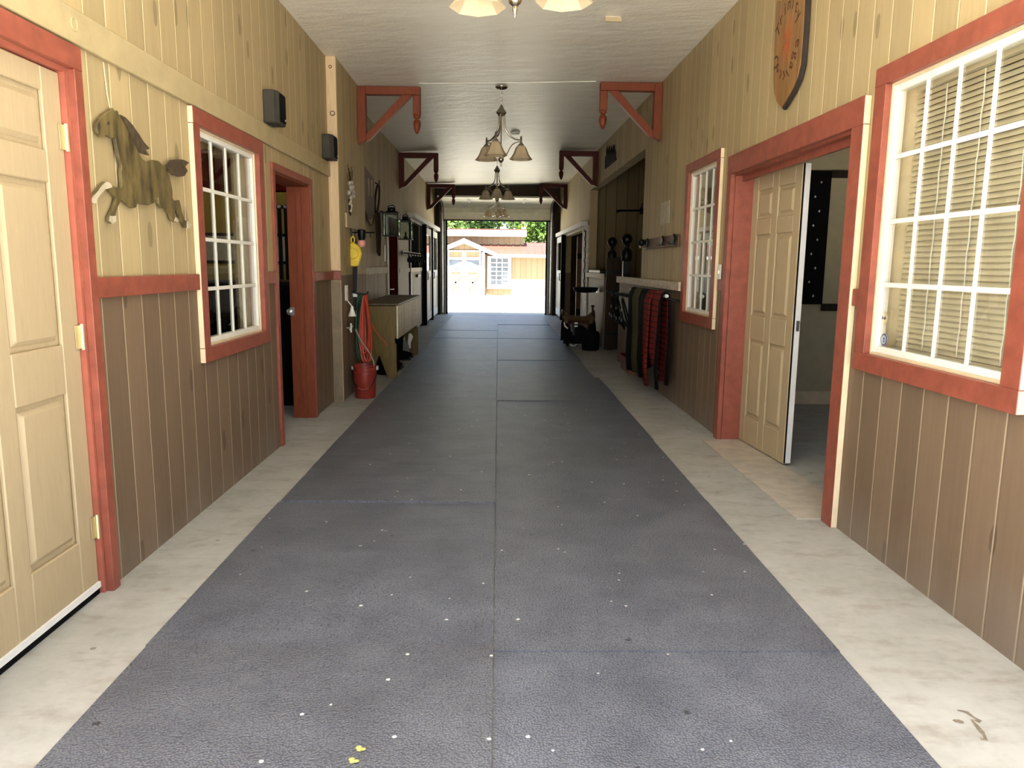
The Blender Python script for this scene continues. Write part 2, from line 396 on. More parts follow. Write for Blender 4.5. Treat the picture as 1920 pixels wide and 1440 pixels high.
# left near wall, brown below the rail and tan above it
L_HOLES = [(1.98, 2.95, 0, 2.05), (4.13, 5.12, .885, 2.055), (5.50, 6.51, 0, 1.99)]
lw = MB(FL)
wall_with_holes(lw, -.16, 0, 1.86, 7.32, 1.245, 3.42, [(h[0], h[1], max(h[2], 1.245), h[3]) for h in L_HOLES], 0)
wall_with_holes(lw, -.16, 0, 1.86, 7.32, 0, 1.245, [(h[0], h[1], h[2], min(h[3], 1.245)) for h in L_HOLES], 1)
O('wall_left', lw, [m_tan, m_brown], label='left wall near the entry, tan boards over brown wainscot', cat='wall', kind=ST)
pl = MB().box(-1.76, -1.515, 7.325, 8.75, 1.23, 3.42, 0).box(-1.76, -1.515, 7.325, 8.75, 0, 1.23, 1)
O('pilaster', pl, [m_tan, m_brown], label='boxed-out left wall section behind the bucket and hoses', cat='wall section', kind=ST)
# left far wall, pale weathered boards
lf = MB(FX)
LFH = [(14.45, 16.55, 1.27, 2.15), (11.72, 12.75, 0, 2.06)]
wall_with_holes(lf, -.14, 0, 8.755, 20.5, 1.3, 3.42, [(h[0], h[1], max(1.3, h[2]), h[3]) for h in LFH if h[3] > 1.3], 0)
wall_with_holes(lf, -.14, 0, 8.755, 20.5, 0, 1.3, [(h[0], h[1], h[2], min(1.3, h[3])) for h in LFH if h[2] < 1.3], 1)
O('wall_left_far', lf, [m_tan, m_weather], label='left wall beyond the bench, greyed boards', cat='wall', kind=ST)
# right wall
R_HOLES = [(2.58, 3.56, .945, 2.185), (3.86, 5.76, 0, 2.04), (6.16, 7.03, .935, 2.20), (9.2, 14.2, 1.17, 2.73), (10.72, 12.2, 0, 1.17), (15.0, 18.7, 0, 2.05)]
rw = MB(FR)
wall_with_holes(rw, -.14, 0, 1.86, 20.5, 1.17, 3.42, [(h[0], h[1], max(h[2], 1.17), h[3]) for h in R_HOLES if h[3] > 1.17], 0)
wall_with_holes(rw, -.14, 0, 1.86, 20.5, 0, 1.17, [(h[0], h[1], h[2], min(h[3], 1.17)) for h in R_HOLES if h[2] < 1.17], 1)
O('wall_right', rw, [m_tan, m_brown], label='right wall of the aisle, tan boards over brown wainscot', cat='wall', kind=ST)
# inner partitions
O('wall_tack_room', MB().box(-5, -1.765, 7.62, 7.7, 0, 3.42), m_yellowwall, label='ochre back wall of the dark room left of the aisle', cat='wall', kind=ST)
O('wall_office', MB(FR).box(-3.1, -.145, 7.34, 7.42, 0, 3.42), m_roomwall, label='beige back wall seen through the open right door', cat='wall', kind=ST)
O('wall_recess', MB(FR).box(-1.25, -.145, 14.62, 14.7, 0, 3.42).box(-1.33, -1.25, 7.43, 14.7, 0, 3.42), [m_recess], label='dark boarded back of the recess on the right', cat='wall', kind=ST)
O('wall_stall', MB(FR).box(-1.6, -1.5, 14.75, 20.5, 0, 3.42), M('stall_brown', (.17, .07, .025), .6, var=.25, stretch=(2, 5, .5)), label='brown inner wall of the right rear stall', cat='wall', kind=ST)
O('wall_stall.001', MB(FX).box(-1.7, -1.6, 13.5, 20.5, 0, 3.42), m_weather, label='inner wall of the left rear stall', cat='wall', kind=ST)

# ------------------------------------------------------------------ trims on the walls
def strip(name, F, d, y0, y1, z0, z1, m, label, cat='trim', bev=.003):
    return O(name, MB(F).box(0, d, y0, y1, z0, z1), m, label=label, cat=cat, kind=ST, bevel=bev)
strip('trim_2', FL, .022, 1.86, 7.32, 2.148, 2.275, m_belt, 'long tan belt board above the left door and window')
strip('trim_3', FL, .024, 3.005, 4.04, 1.20, 1.283, m_red, 'red chair rail under the horse cutout')
strip('trim_4', FL, .024, 5.215, 5.44, 1.20, 1.283, m_red, 'short red rail between left window and dark doorway')
strip('trim_5', FL, .024, 6.575, 7.315, 1.19, 1.27, m_red, 'red rail between dark doorway and the boxed-out wall')
O('trim_6', MB().box(-1.60, -1.51, 7.29, 7.32, 1.19, 1.27), m_red, label='red rail end across the face of the tan corner post', cat='trim', kind=ST)
strip('trim_7', FX, .03, 8.76, 11.6, 1.20, 1.30, M('pale_rail', (.62, .55, .42), .6, var=.2, vs=20), 'pale chair rail above the feed bench')
strip('trim_8', FR, .024, 3.665, 3.732, 1.165, 1.25, m_red, 'stub of red rail between right door and big window')
strip('trim_9', FR, .024, 5.86, 6.0, 1.165, 1.25, m_red, 'stub of red rail between right door and small window')
strip('trim_10', FR, .05, 7.13, 10.70, 1.12, 1.205, M('pale_ledge', (.56, .47, .34), .6, var=.2, vs=20), 'pale ledge rail above the blanket rod')
strip('trim_11', FR, .05, 12.2, 14.3, 1.14, 1.225, MATS['pale_ledge'], 'pale ledge rail behind the saddle')
O('trim_12', MB().box(-1.60, -1.505, 7.285, 7.32, 1.275, ceil_z(-1.55)-.002).box(-1.60, -1.505, 7.285, 7.32, 0, 1.185, 1), [m_post, M('dull_post', (.22, .165, .10), .6)], label='tan corner post at the end of the left board wall', cat='post', kind=ST, bevel=.004)

# ------------------------------------------------------------------ rubber mats
ysL = [.86, 2.483, 4.10, 5.70, 7.35, 8.92, 10.5, 12.1, 13.7, 15.3, 16.9, 18.5, 20.3]
ysR = [.82, 2.443, 4.163, 5.695, 7.33, 8.90, 10.52, 12.1, 13.72, 15.3, 16.9, 18.5, 20.3]
ordn = ['nearest to the camera', 'second from the camera', 'third from the camera', 'fourth from the camera', 'level with the red bucket', 'level with the bench\'s near end',
        'level with the bench\'s far end', 'eighth row from the camera', 'ninth row from the camera', 'tenth row from the camera', 'second from the garage', 'last before the garage']
for side, ys in ((-1, ysL), (1, ysR)):
    for i, (a, b) in enumerate(zip(ys, ys[1:])):
        j = random.uniform(-.006, .006); e = (1.222 if b < 9 else 1.185) + random.uniform(-.008, .008)
        x0, x1 = (-e, -.002) if side < 0 else (.002, e)
        mb = MB().box(x0, x1, a+.0015, b-.0015, 0.0005, random.choice((.011, .014, .0175)))
        O('rubber_mat', mb, m_rubber, label='grey rubber mat %s of the centre seam, %s' % ('left' if side < 0 else 'right', ordn[i]), cat='mat', group='rubber mats along the aisle')

# ------------------------------------------------------------------ doors and windows
def casing(name, F, y0, y1, z0, z1, w0, w1, wt, wb, d, parent, mats=None):
    """picture-frame trim; (y0..y1, z0..z1) is the opening; boards red on the face, cream on the sides"""
    mats = mats or [m_red, m_cream]
    mb = MB(F)
    mb.box(0, d, y0-w0, y0, z0, z1); mb.mi[-4] = 1
    mb.box(0, d, y1, y1+w1, z0, z1); mb.mi[-3] = 1
    mb.box(0, d+.001, y0-w0, y1+w1, z1, z1+wt, 0, 1)
    if wb: mb.box(0, d+.001, y0-w0, y1+w1, z0-wb, z0, 0, 1)
    return O(name, mb, mats, parent, bevel=.002)
def window(name, F, y0, y1, z0, z1, w0, w1, wt, wb, label, cols=4, rows=4, deep=.005):
    t = T(name, label, 'window', (0, (y0+y1)/2, z0), kind=ST, F=F)
    casing('window_frame', F, y0, y1, z0, z1, w0, w1, wt, wb, .03, t)
    rv = MB(F); e = .012
    rv.box(-.14, .0, y0, y0+e, z0, z1).box(-.14, .0, y1-e, y1, z0, z1).box(-.14, 0, y0+e, y1-e, z0, z0+e).box(-.14, 0, y0+e, y1-e, z1-e, z1)
    O('jamb', rv, m_cream, t)
    a, b, c_, d_ = y0+e, y1-e, z0+e, z1-e; s = .03
    sa = MB(F); q0, q1 = -deep-.045, -deep
    sa.box(q0, q1, a, a+s, c_, d_).box(q0, q1, b-s, b, c_, d_).box(q0, q1, a+s, b-s, c_, c_+s).box(q0, q1, a+s, b-s, d_-s, d_)
    O('sash', sa, m_white, t, bevel=.003)
    mu = MB(F); k = .0085
    for i in range(1, cols): 
        y = a+s+(b-a-2*s)*i/cols; mu.box(q1-.0155, q1-.008, y-k, y+k, c_+s, d_-s)
    for i in range(1, rows):
        z = c_+s+(d_-c_-2*s)*i/rows; mu.box(q1-.0155, q1-.0075, a+s, b-s, z-k*1.2, z+k*1.2)
    O('muntins', mu, m_white, t)
    O('pane', MB(F).add([(q1-.016, a+s, c_+s), (q1-.016, b-s, c_+s), (q1-.016, b-s, d_-s), (q1-.016, a+s, d_-s)], [(0, 1, 2, 3)]), m_glass, t)
    return t
window('window_1', FL, 4.13, 5.12, .885, 2.055, .085, .09, .085, .08, 'white grilled window in the left wall, red trim, dark room behind')
window('window_2', FR, 6.16, 7.03, .935, 2.20, .10, .10, .075, .09, 'narrow-looking white grilled window right of the pegboard, red trim')
window('window_3', FR, 2.58, 3.56, .945, 2.185, .10, .10, .085, .085, 'big white grilled window at right edge with blinds behind')

def panel_door(F, y0, y1, z0, z1, d, th=.044):
    """six-panel moulded slab, face at distance d"""
    mb = MB(F); W = y1-y0; st = .113*W/.91+.0; mid = .095
    mb.box(d-th, d-.016, y0, y1, z0, z1)
    zs = [(.21, .80), (.985, 1.575), (1.69, 1.895)]
    pw = (W-2*st-mid)/2; cols = [(y0+st, y0+st+pw), (y1-st-pw, y1-st)]
    mb.box(d-.016, d, y0, cols[0][0], z0, z1).box(d-.016, d, cols[1][1], y1, z0, z1).box(d-.016, d, cols[0][1], cols[1][0], z0, z1)
    edges = [z0] + [z for p in zs for z in (z0+p[0], z0+p[1])] + [z1]
    for c0, c1 in cols:
        for k in range(0, len(edges), 2): mb.box(d-.016, d, c0, c1, edges[k], edges[k+1])
        for p in zs: mb.frustum(d-.016, d-.001, c0+.016, c1-.016, z0+p[0]+.016, z0+p[1]-.016, .022)
    return mb
# near left door
d1 = T('door_1', 'closed tan six-panel door at the left edge, red casing', 'door', (0, 2.46, 0), kind=ST, F=FL)
casing('door_frame', FL, 1.98, 2.95, 0, 2.05, .1, .055, .085, 0, .03, d1)
jb = MB(FL).box(-.14, .0, 2.935, 2.95, 0, 2.05).box(-.14, .0, 1.98, 1.995, 0, 2.05).box(-.14, 0, 1.995, 2.935, 2.035, 2.05)
O('jamb', jb, M('salmon_red_paint', (.36, .10, .062), .45), d1)
slab = O('slab', panel_door(FL, 2.005, 2.932, .05, 2.03, -.02), m_doort, d1, bevel=.004)
O('door_sweep', MB(FL).box(-.03, -.012, 2.005, 2.932, .028, .052), m_whiteblur, d1)
O('sweep_brush', MB(FL).box(-.028, -.018, 2.01, 2.93, .001, .027), m_blackm, d1)
for z in (1.80, 1.055, .285):
    h = MB(FL).tube([(-.008, 2.934, z-.05), (-.008, 2.934, z+.05)], .008, 8).box(-.018, -.0135, 2.90, 2.93, z-.045, z+.045)
    O('hinge', h, m_brass, d1)
# left doorway
d2 = T('door_2', 'narrow dark doorway with red jamb in the left wall', 'doorway', (0, 6.0, 0), kind=ST, F=FL)
casing('door_frame', FL, 5.50, 6.51, 0, 1.99, .055, .06, .055, 0, .02, d2, [m_red, m_red])
j2 = MB(FL).box(-.18, .012, 6.495, 6.51, 0, 1.99).box(-.18, .0, 5.50, 5.515, 0, 1.99).box(-.18, 0, 5.515, 6.495, 1.975, 1.99)
j2.box(-.10, -.06, 6.478, 6.495, 0, 1.95)
O('jamb', j2, m_orange, d2)
lk = MB(FL).lathe([(.006, 0), (.012, -.03), (.026, -.045), (.028, -.06), (.014, -.072)], (-.165, 6.478, .935), 14, axis='y').box(-.178, -.14, 6.474, 6.4785, .90, .97)
O('latch_knob', lk, m_steel, d2, smooth=True)
# right double doorway
d3 = T('door_3', 'wide red-framed doorway on the right, tan leaf nearly closed', 'door', (0, 4.8, 0), kind=ST, F=FR)
casing('door_frame', FR, 3.86, 5.76, 0, 2.04, .12, .09, .135, 0, .034, d3)
j3 = MB(FR).box(-.14, .0, 5.745, 5.76, 0, 2.04).box(-.14, .0, 3.86, 3.875, 0, 2.04).box(-.14, 0, 3.875, 5.745, 2.025, 2.04).box(-.075, -.05, 3.875, 5.745, 1.985, 2.025)
O('jamb', j3, m_red, d3)
O('threshold', MB(FR).box(-.2, .16, 3.875, 5.745, .0005, .006), M('pale_threshold', (.46, .41, .33), .6), d3)
ang = radians(4.2)
def FLEAF(p):                # leaf hinged on the far jamb, swung slightly into the room
    y = p[1]-5.742; d = p[0]+.0
    return FR((-.135 + d*cos(ang) + y*sin(ang), 5.742 + y*cos(ang) - d*sin(ang), p[2]))
lf_ = O('door_leaf', panel_door(FLEAF, 4.975, 5.742, .012, 2.022, 0), m_doort, d3, bevel=.004)
O('edge_strip', MB(FLEAF).box(-.05, -.014, 4.966, 4.9745, .02, 2.02), m_whiteblur, d3, label='white door edge')
O('weather_seal', MB(FLEAF).box(-.013, -.004, 4.968, 4.9745, .02, 2.02), m_blackm, d3)
O('latch_plate', MB(FLEAF).box(-.044, -.022, 4.962, 4.9665, .93, 1.0), m_steel, d3)

# ------------------------------------------------------------------ blinds and stickers
b = T('window_blind', 'closed cream slatted blind behind the big right window', 'blind', (-.12, 3.06, .97), F=FR)
sl = MB(FR)
for i in range(47):
    z = 1.0+i*.0245
    sl.add([(-.1255, 2.595, z+.0125), (-.1255, 3.545, z+.0125), (-.112, 3.545, z-.0125), (-.112, 2.595, z-.0125)], [(0, 1, 2, 3)])
O('slats', sl, M('cream_slats', (.72, .62, .42), .45, var=.04), b)
O('headrail', MB(FR).box(-.135, -.105, 2.595, 3.545, 2.145, 2.17), MATS['cream_slats'], b)
O('bottom_rail', MB(FR).box(-.128, -.108, 2.595, 3.545, .968, .985), MATS['cream_slats'], b)
for y in (2.78, 3.05, 3.30):
    O('cord', MB(FR).tube([(-.104, y+.004*sin(k*2.1), .99+k*.06) for k in range(20)], .0025, 5), m_white, b)
for nm, y, z, lab, cols in (('sticker', 3.50, 1.12, 'small round cream sticker with black marks on the big window', ((.80, .70, .45), (.03, .03, .03))), ('sticker', 3.485, 1.02, 'round white sticker with dark blue ring on the big window', ((.62, .66, .75), (.03, .05, .25)))):
    st = MB(FR)
    st.lathe([(.030, 0), (.030, .002)], (-.027, y, z), 24, axis='x')
    if cols[1][2] < .1:
        o = O(nm, st, M('cream_sticker', cols[0], .5), label=lab, cat='sticker')
        mk = MB(FR).lathe([(.030, 0), (.030, .0008)], (-.0246, y, z), 24, axis='x')
        mk = MB(FR)
        for dy in (-.009, .009): mk.prism([(y+dy-.009, z-.004), (y+dy+.008, z-.006), (y+dy+.009, z+.003), (y+dy, z+.010), (y+dy-.006, z+.003)], 'yz', -.0249, -.0243)
        O('marks', mk, m_black, o)
    else:
        o = O(nm, st, M('white_sticker', cols[0], .5), label=lab, cat='sticker')
        rg = MB(FR)
        n = 28
        vs = [(-.0244, y+r*cos(2*pi*k/n), z+r*sin(2*pi*k/n)) for r in (.0285, .022) for k in range(n)]
        rg.add(vs, [(k, (k+1) % n, n+(k+1) % n, n+k) for k in range(n)])
        for dz in (-.007, .005): rg.prism([(y-.006, z+dz-.004), (y+.006, z+dz-.004), (y+.005, z+dz+.004), (y-.005, z+dz+.004)], 'yz', -.0249, -.0243)
        O('ring', rg, M('blue_ring', cols[1], .5), o)

# ------------------------------------------------------------------ horse cutout
BODY = [(3.095,1.882),(3.119,1.903),(3.168,1.933),(3.204,1.949),(3.23,1.966),(3.243,1.953),(3.268,1.963),(3.278,1.946),(3.331,1.917),(3.383,1.866),(3.432,1.817),(3.461,1.796),(3.506,1.786),(3.565,1.804),(3.624,1.808),(3.673,1.794),(3.698,1.784),(3.721,1.765),(3.743,1.731),(3.758,1.688),(3.753,1.651),(3.773,1.639),(3.831,1.648),(3.844,1.626),(3.852,1.599),(3.881,1.558),(3.915,1.546),(3.95,1.538),(3.935,1.518),(3.887,1.515),(3.85,1.542),(3.821,1.578),(3.796,1.599),(3.761,1.588),(3.768,1.561),(3.8,1.549),(3.781,1.538),(3.733,1.545),(3.71,1.575),(3.666,1.599),(3.624,1.594),(3.602,1.612),(3.596,1.642),(3.557,1.613),(3.498,1.599),(3.433,1.597),(3.393,1.6),(3.372,1.578),(3.341,1.573),(3.292,1.588),(3.26,1.597),(3.244,1.598),(3.216,1.57),(3.191,1.537),(3.179,1.509),(3.151,1.498),(3.133,1.507),(3.14,1.528),(3.17,1.555),(3.194,1.584),(3.209,1.605),(3.169,1.624),(3.136,1.636),(3.109,1.63),(3.077,1.608),(3.049,1.591),(3.032,1.569),(3.007,1.569),(3.002,1.58),(3.021,1.596),(3.064,1.62),(3.093,1.643),(3.129,1.662),(3.158,1.657),(3.203,1.649),(3.255,1.65),(3.263,1.672),(3.26,1.711),(3.273,1.744),(3.253,1.772),(3.242,1.809),(3.232,1.846),(3.204,1.842),(3.159,1.846),(3.124,1.832),(3.1,1.843),(3.091,1.863)]
MANE = [(3.274,1.947),(3.318,1.944),(3.374,1.924),(3.43,1.894),(3.471,1.868),(3.524,1.849),(3.485,1.837),(3.515,1.818),(3.473,1.817),(3.428,1.816),(3.381,1.858),(3.329,1.909)]
TAIL = [(3.684,1.798),(3.741,1.828),(3.819,1.842),(3.887,1.849),(3.957,1.845),(3.906,1.819),(3.933,1.801),(3.888,1.77),(3.818,1.758),(3.752,1.76),(3.713,1.782)]
h = T('horse_cutout', 'flat brown trotting-horse cutout hung on the tan left wall', 'wall art', (.02, 3.5, 1.5), F=FL)
O('body', MB(FL).prism(BODY, 'yz', .012, .026), m_horse, h, bevel=.002)
O('mane', MB(FL).prism(MANE, 'yz', .027, .034), m_horse_d, h)
O('tail', MB(FL).prism(TAIL, 'yz', .027, .034), m_horse_d, h)
for poly in ([(3.129,1.662),(3.158,1.657),(3.17,1.645),(3.136,1.636),(3.109,1.63),(3.049,1.591),(3.032,1.569),(3.007,1.569),(3.002,1.58),(3.021,1.596),(3.064,1.62),(3.093,1.643)],
             [(3.179,1.509),(3.151,1.498),(3.133,1.507),(3.14,1.528),(3.182,1.532)], [(3.95,1.538),(3.935,1.518),(3.90,1.515),(3.905,1.549)], [(3.8,1.549),(3.781,1.538),(3.75,1.542),(3.77,1.561)]):
    O('hoof', MB(FL).prism(poly, 'yz', .0265, .031), m_hoof, h)
n_ = MB(FL).prism([(3.098, 1.872), (3.11, 1.885), (3.118, 1.872), (3.108, 1.858)], 'yz', .0265, .029)
O('nostril', n_, m_horse_d, h)
ey = MB(FL).prism([(3.17, 1.895), (3.182, 1.905), (3.193, 1.897), (3.182, 1.89)], 'yz', .0265, .029)
O('eye', ey, m_horse_d, h)
O('hanging_wire', MB(FL).tube([(.012, 3.235, 1.962), (.006, 3.228, 2.02), (.004, 3.22, 2.14)], .002, 5), m_cream, h)

# ------------------------------------------------------------------ speakers
for y, z, fr, lab in ((5.33, 2.288, FL, 'dark grey box speaker above the left window'), (7.04, 2.283, FL, 'smaller-looking dark grey speaker beside the tan corner post')):
    t = T('wall_speaker', lab, 'speaker', (0, y+.1, z), 'speakers on the left wall', F=fr)
    O('cabinet', MB(fr).prism([(.004, y), (.075, y), (.10, y+.05), (.10, y+.20), (.004, y+.20)], 'xy', z, z+.215), m_spk, t, bevel=.006)
    O('grille', MB(fr).box(.101, .106, y+.06, y+.19, z+.02, z+.2), m_blackm, t)
    O('badge', MB(fr).ball((.106, y+.165, z+.04), .007), m_steel, t)

# ------------------------------------------------------------------ brackets
def bracket(name, sgn, x, y, m, label):
    z0 = ceil_z(x)-.004 - (.012 if sgn > 0 else 0)
    F = lambda p: Vector((x + sgn*p[0], y + p[1], z0 + p[2]))
    if sgn < 0: 
        z0 = ceil_z(x-.67)-.004
    t = T(name, label, 'bracket', (x, y, z0), 'red timber brackets under the ceiling')
    w = .045
    O('wall_post', MB(F).prism([(0.002, 0), (.088, 0), (.088, -.56), (.05, -.575), (.002, -.60)], 'xz', -w, w), m, t, bevel=.004)
    O('top_beam', MB(F).box(.089, .67, -w, w, -.085, 0), m, t, bevel=.004)
    O('brace', MB(F).prism([(.0885, -.49), (.0885, -.57), (.13, -.545), (.585, -.0855), (.475, -.0855)], 'xz', -w*.8, w*.8), m, t, bevel=.003)
    O('pendant', MB(F).box(.592, .67, -.04, .04, -.29, -.0855), m, t, bevel=.006)
    O('finial', MB(F).lathe([(.038, 0), (.040, -.012), (.032, -.026), (.020, -.034), (.022, -.042), (.036, -.055), (.041, -.09), (.034, -.135), (.016, -.18), (.003, -.19)], (.631, 0, -.2905), 16), m, t, smooth=True)
    return t
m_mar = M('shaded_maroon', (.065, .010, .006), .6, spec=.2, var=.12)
bracket('timber_bracket', 1, -1.513, 8.42, m_orange, 'red timber bracket front left, on the boxed-out wall')
bracket('timber_bracket', -1, FR((0, 8.42, 0)).x, 8.42, m_orange, 'red timber bracket front right, above the pegboard wall')
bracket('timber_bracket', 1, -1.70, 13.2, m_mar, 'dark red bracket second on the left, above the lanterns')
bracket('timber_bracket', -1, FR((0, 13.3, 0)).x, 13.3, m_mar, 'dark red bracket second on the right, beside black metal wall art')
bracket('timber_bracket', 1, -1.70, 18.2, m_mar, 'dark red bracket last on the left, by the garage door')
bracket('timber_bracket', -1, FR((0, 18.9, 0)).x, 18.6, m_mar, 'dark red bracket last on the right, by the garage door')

# ------------------------------------------------------------------ chandeliers
def chandelier(x, y, label, th):
    z0 = ceil_z(x)
    F = lambda p: Vector((x+p[0], y+p[1], z0+p[2]))
    t = T('chandelier', label, 'chandelier', (x, y, z0), 'three-shade chandeliers along the ceiling')
    O('canopy', MB(F).lathe([(.002, -.035), (.012, -.034), (.03, -.028), (.055, -.018), (.066, -.008), (.067, -.001)], (0, 0, 0), 22), m_nickel, t, smooth=True)
    ch = MB(F)
    for i in range(4):
        zc = -.05-i*.036; pts = []
        for k in range(12):
            a = 2*pi*k/12; r = (.010*cos(a), .022*sin(a))
            pts.append((r[0], 0, zc+r[1]) if i % 2 == 0 else (0, r[0], zc+r[1]))
        ch.tube(pts, .0028, 6, closed=True)
    O('chain', ch, m_nickel, t, smooth=True)
    O('hub', MB(F).lathe([(.004, -.185), (.012, -.19), (.018, -.205), (.034, -.235), (.055, -.262), (.057, -.275), (.044, -.285), (.036, -.30), (.012, -.31), (.002, -.312)], (0, 0, 0), 20), m_nickel, t, smooth=True)
    O('center_rod', MB(F).tube([(0, 0, -.31), (0, 0, -.76)], .006, 8), m_nickel, t)
    O('bottom_finial', MB(F).lathe([(.005, -.742), (.028, -.752), (.034, -.765), (.026, -.785), (.010, -.80), (.012, -.815), (.005, -.835), (.001, -.845)], (0, 0, 0), 16), m_nickel, t, smooth=True)
    for k in range(3):
        a = th + k*2*pi/3; e = Vector((cos(a), sin(a), 0))
        P = lambda r, z: tuple(e*r + Vector((0, 0, z)))
        up = [P(.033, -.27), P(.034, -.34), P(.038, -.40), P(.052, -.45), P(.08, -.49), P(.12, -.522), P(.17, -.545), P(.222, -.55)]
        ar = O('arm', MB(F).tube(up, .0095, 8), m_nickel, t, smooth=True)
        lo = [P(.222, -.565), P(.17, -.575), P(.13, -.60), P(.10, -.64), P(.075, -.69), P(.045, -.73), P(.02, -.745)]
        O('brace', MB(F).tube(lo, .006, 8), m_nickel, ar, smooth=True)
        c = P(.23, 0)
        O('socket', MB(F).lathe([(.003, -.505), (.008, -.51), (.011, -.52), (.011, -.575), (.022, -.585), (.034, -.60), (.036, -.615)], c, 16), m_nickel, ar, smooth=True)
        prof = [(.030, -.606), (.048, -.615), (.062, -.635), (.074, -.665), (.086, -.695), (.102, -.722), (.122, -.746), (.131, -.755), (.127, -.758), (.116, -.748), (.097, -.724), (.081, -.696), (.069, -.664), (.056, -.634), (.036, -.616)]
        gs = O('glass_shade', MB(F).lathe(prof, c, 8, closed=False), m_shade, t)
        O('bulb', MB(F).ball((c[0], c[1], -.66), (.022, .022, .03)), m_white, gs, smooth=True)
    return t
chandelier(.07, 3.50, 'chandelier cut off by the top edge, only shade rims showing', radians(17))
chandelier(.025, 8.58, 'nearest full three-shade chandelier with chain and curved arms', radians(15))
chandelier(-.03, 13.7, 'middle chandelier hanging before the dark garage header', radians(30))
chandelier(-.03, 18.6, 'last chandelier, seen against the raised garage door', radians(40))
O('smoke_detector', MB().lathe([(.001, -.04), (.05, -.04), (.065, -.03), (.07, -.004)], (.237, 11.4, ceil_z(.237)), 24), m_white, label='round smoke detector on the ceiling behind the nearest full chandelier', cat='smoke detector', smooth=True)
cb = T('ceiling_bracket', 'small white metal plate on the ceiling above right', 'ceiling plate', (.89, 6.26, ceil_z(.89)))
O('plate', MB().box(.83, .955, 6.24, 6.29, ceil_z(.89)-.03, ceil_z(.89)-.002), m_white, cb, bevel=.004)
O('lip', MB().box(.83, .955, 6.228, 6.2395, ceil_z(.89)-.045, ceil_z(.89)-.012), m_belt, cb)

# ------------------------------------------------------------------ shield sign
def text_mesh(mb, s, size, fn, mi=0):
    cu = bpy.data.curves.new('tmp', 'FONT'); cu.body = s; cu.size = size; cu.extrude = .0; cu.resolution_u = 3; cu.offset = size*.012
    ob = bpy.data.objects.new('tmp', cu); C.objects.link(ob)
    me = ob.to_mesh(); vs = [v.co.copy() for v in me.vertices]; fs = [tuple(p.vertices) for p in me.polygons]
    w = max(v.x for v in vs); x0 = min(v.x for v in vs)
    mb.add([fn(v.x-(w+x0)/2, v.y) for v in vs], fs, mi)
    ob.to_mesh_clear(); bpy.data.objects.remove(ob); bpy.data.curves.remove(cu)
sg = T('shield_sign', 'varnished oak shield sign with burnt lettering above the right doorway', 'sign', (.02, 4.8, 2.33), F=FR)
SH = [(5.02, 3.02), (4.95, 2.985), (4.86, 3.0), (4.80, 3.06), (4.74, 3.0), (4.65, 2.985), (4.58, 3.02), (4.568, 2.9), (4.56, 2.70), (4.565, 2.52), (4.60, 2.45), (4.67, 2.40), (4.76, 2.355), (4.82, 2.33), (4.90, 2.37), (4.965, 2.44), (4.995, 2.54), (5.01, 2.70), (5.022, 2.88)]
O('board', MB(FR).prism(SH, 'yz', .002, .036), m_oak, sg, bevel=.004)
eg = MB(FR); epts = SH[6:14]
eg.tube([(.02, y-.012, z-.004) for y, z in epts], .017, 6)
O('bark_edge', eg, m_bark, sg)
eg = MB(FR).tube([(.02, y+.004, z) for y, z in [(5.024, 3.01), (5.026, 2.9), (5.016, 2.75)]], [.013, .012, .006], 6)
O('bark_edge', eg, m_bark, sg)
WC = (4.795, 2.715)
wh = MB(FR)
for k in range(22):
    a = 2*pi*k/22+.1; L = .105 + .035*((k*7) % 5)/5
    wh.prism([(WC[0]+.012*cos(a)-.003*sin(a), WC[1]+.012*sin(a)+.003*cos(a)), (WC[0]+L*cos(a), WC[1]+L*1.25*sin(a)), (WC[0]+.012*cos(a)+.003*sin(a), WC[1]+.012*sin(a)-.003*cos(a))], 'yz', .0362, .0375)
O('wheel_carving', wh, m_wheel, sg)
lt = MB(FR)
for s, a0, a1, R, top in (('Trinity', 152, 28, .185, True), ('Carriage', 200, 342, .185, False)):
    for i, ch in enumerate(s):
        a = radians(a0 + (a1-a0)*i/(len(s)-1)); cx, cy = cos(a)*R*.92, sin(a)*R*1.06
        rot = (a - pi/2) if top else (a + pi/2)
        rot *= .62
        def fn(x, y, cx=cx, cy=cy, rot=rot):
            X = x*cos(rot) - (y-.02)*sin(rot) + cx; Y = x*sin(rot) + (y-.02)*cos(rot) + cy
            return (.0372, WC[0] - X, WC[1] + Y)
        text_mesh(lt, ch, .108, fn)
O('lettering', lt, m_burn, sg)

# ------------------------------------------------------------------ small things on the right wall
pg = T('hook_plaque', 'brown board with dark horse-head hooks on the right wall', 'hook board', (.02, 8.1, 1.56), F=FR)
O('board', MB(FR).box(.002, .024, 7.34, 8.86, 1.545, 1.66), m_plaque, pg, bevel=.004)
for y in (7.45, 7.95, 8.72):
    hk = MB(FR).prism([(y+.03, 1.56), (y+.045, 1.60), (y+.02, 1.63), (y+.01, 1.665), (y-.012, 1.65), (y-.05, 1.615), (y-.045, 1.60), (y-.015, 1.605), (y-.02, 1.565)], 'yz', .026, .045)
    hk.tube([(.045, y, 1.575), (.08, y, 1.565), (.09, y, 1.59)], .006, 6)
    O('hook', hk, m_black, pg, smooth=True)
kb = T('bell_knob', 'round black bell knob at the far end of the hook board', 'bell', (.03, 8.93, 1.55), F=FR)
O('ball', MB(FR).ball((.06, 8.93, 1.625), .042), m_black, kb, smooth=True)
O('mount', MB(FR).box(.002, .03, 8.90, 8.96, 1.59, 1.66), m_black, kb)
O('clapper', MB(FR).ball((.075, 8.93, 1.572), .018), m_steel, kb, smooth=True)
O('posted_notice', MB(FR).box(.002, .006, 7.83, 8.22, 1.79, 2.02), m_paper, label='pale paper notice pinned above the hook board', cat='notice')
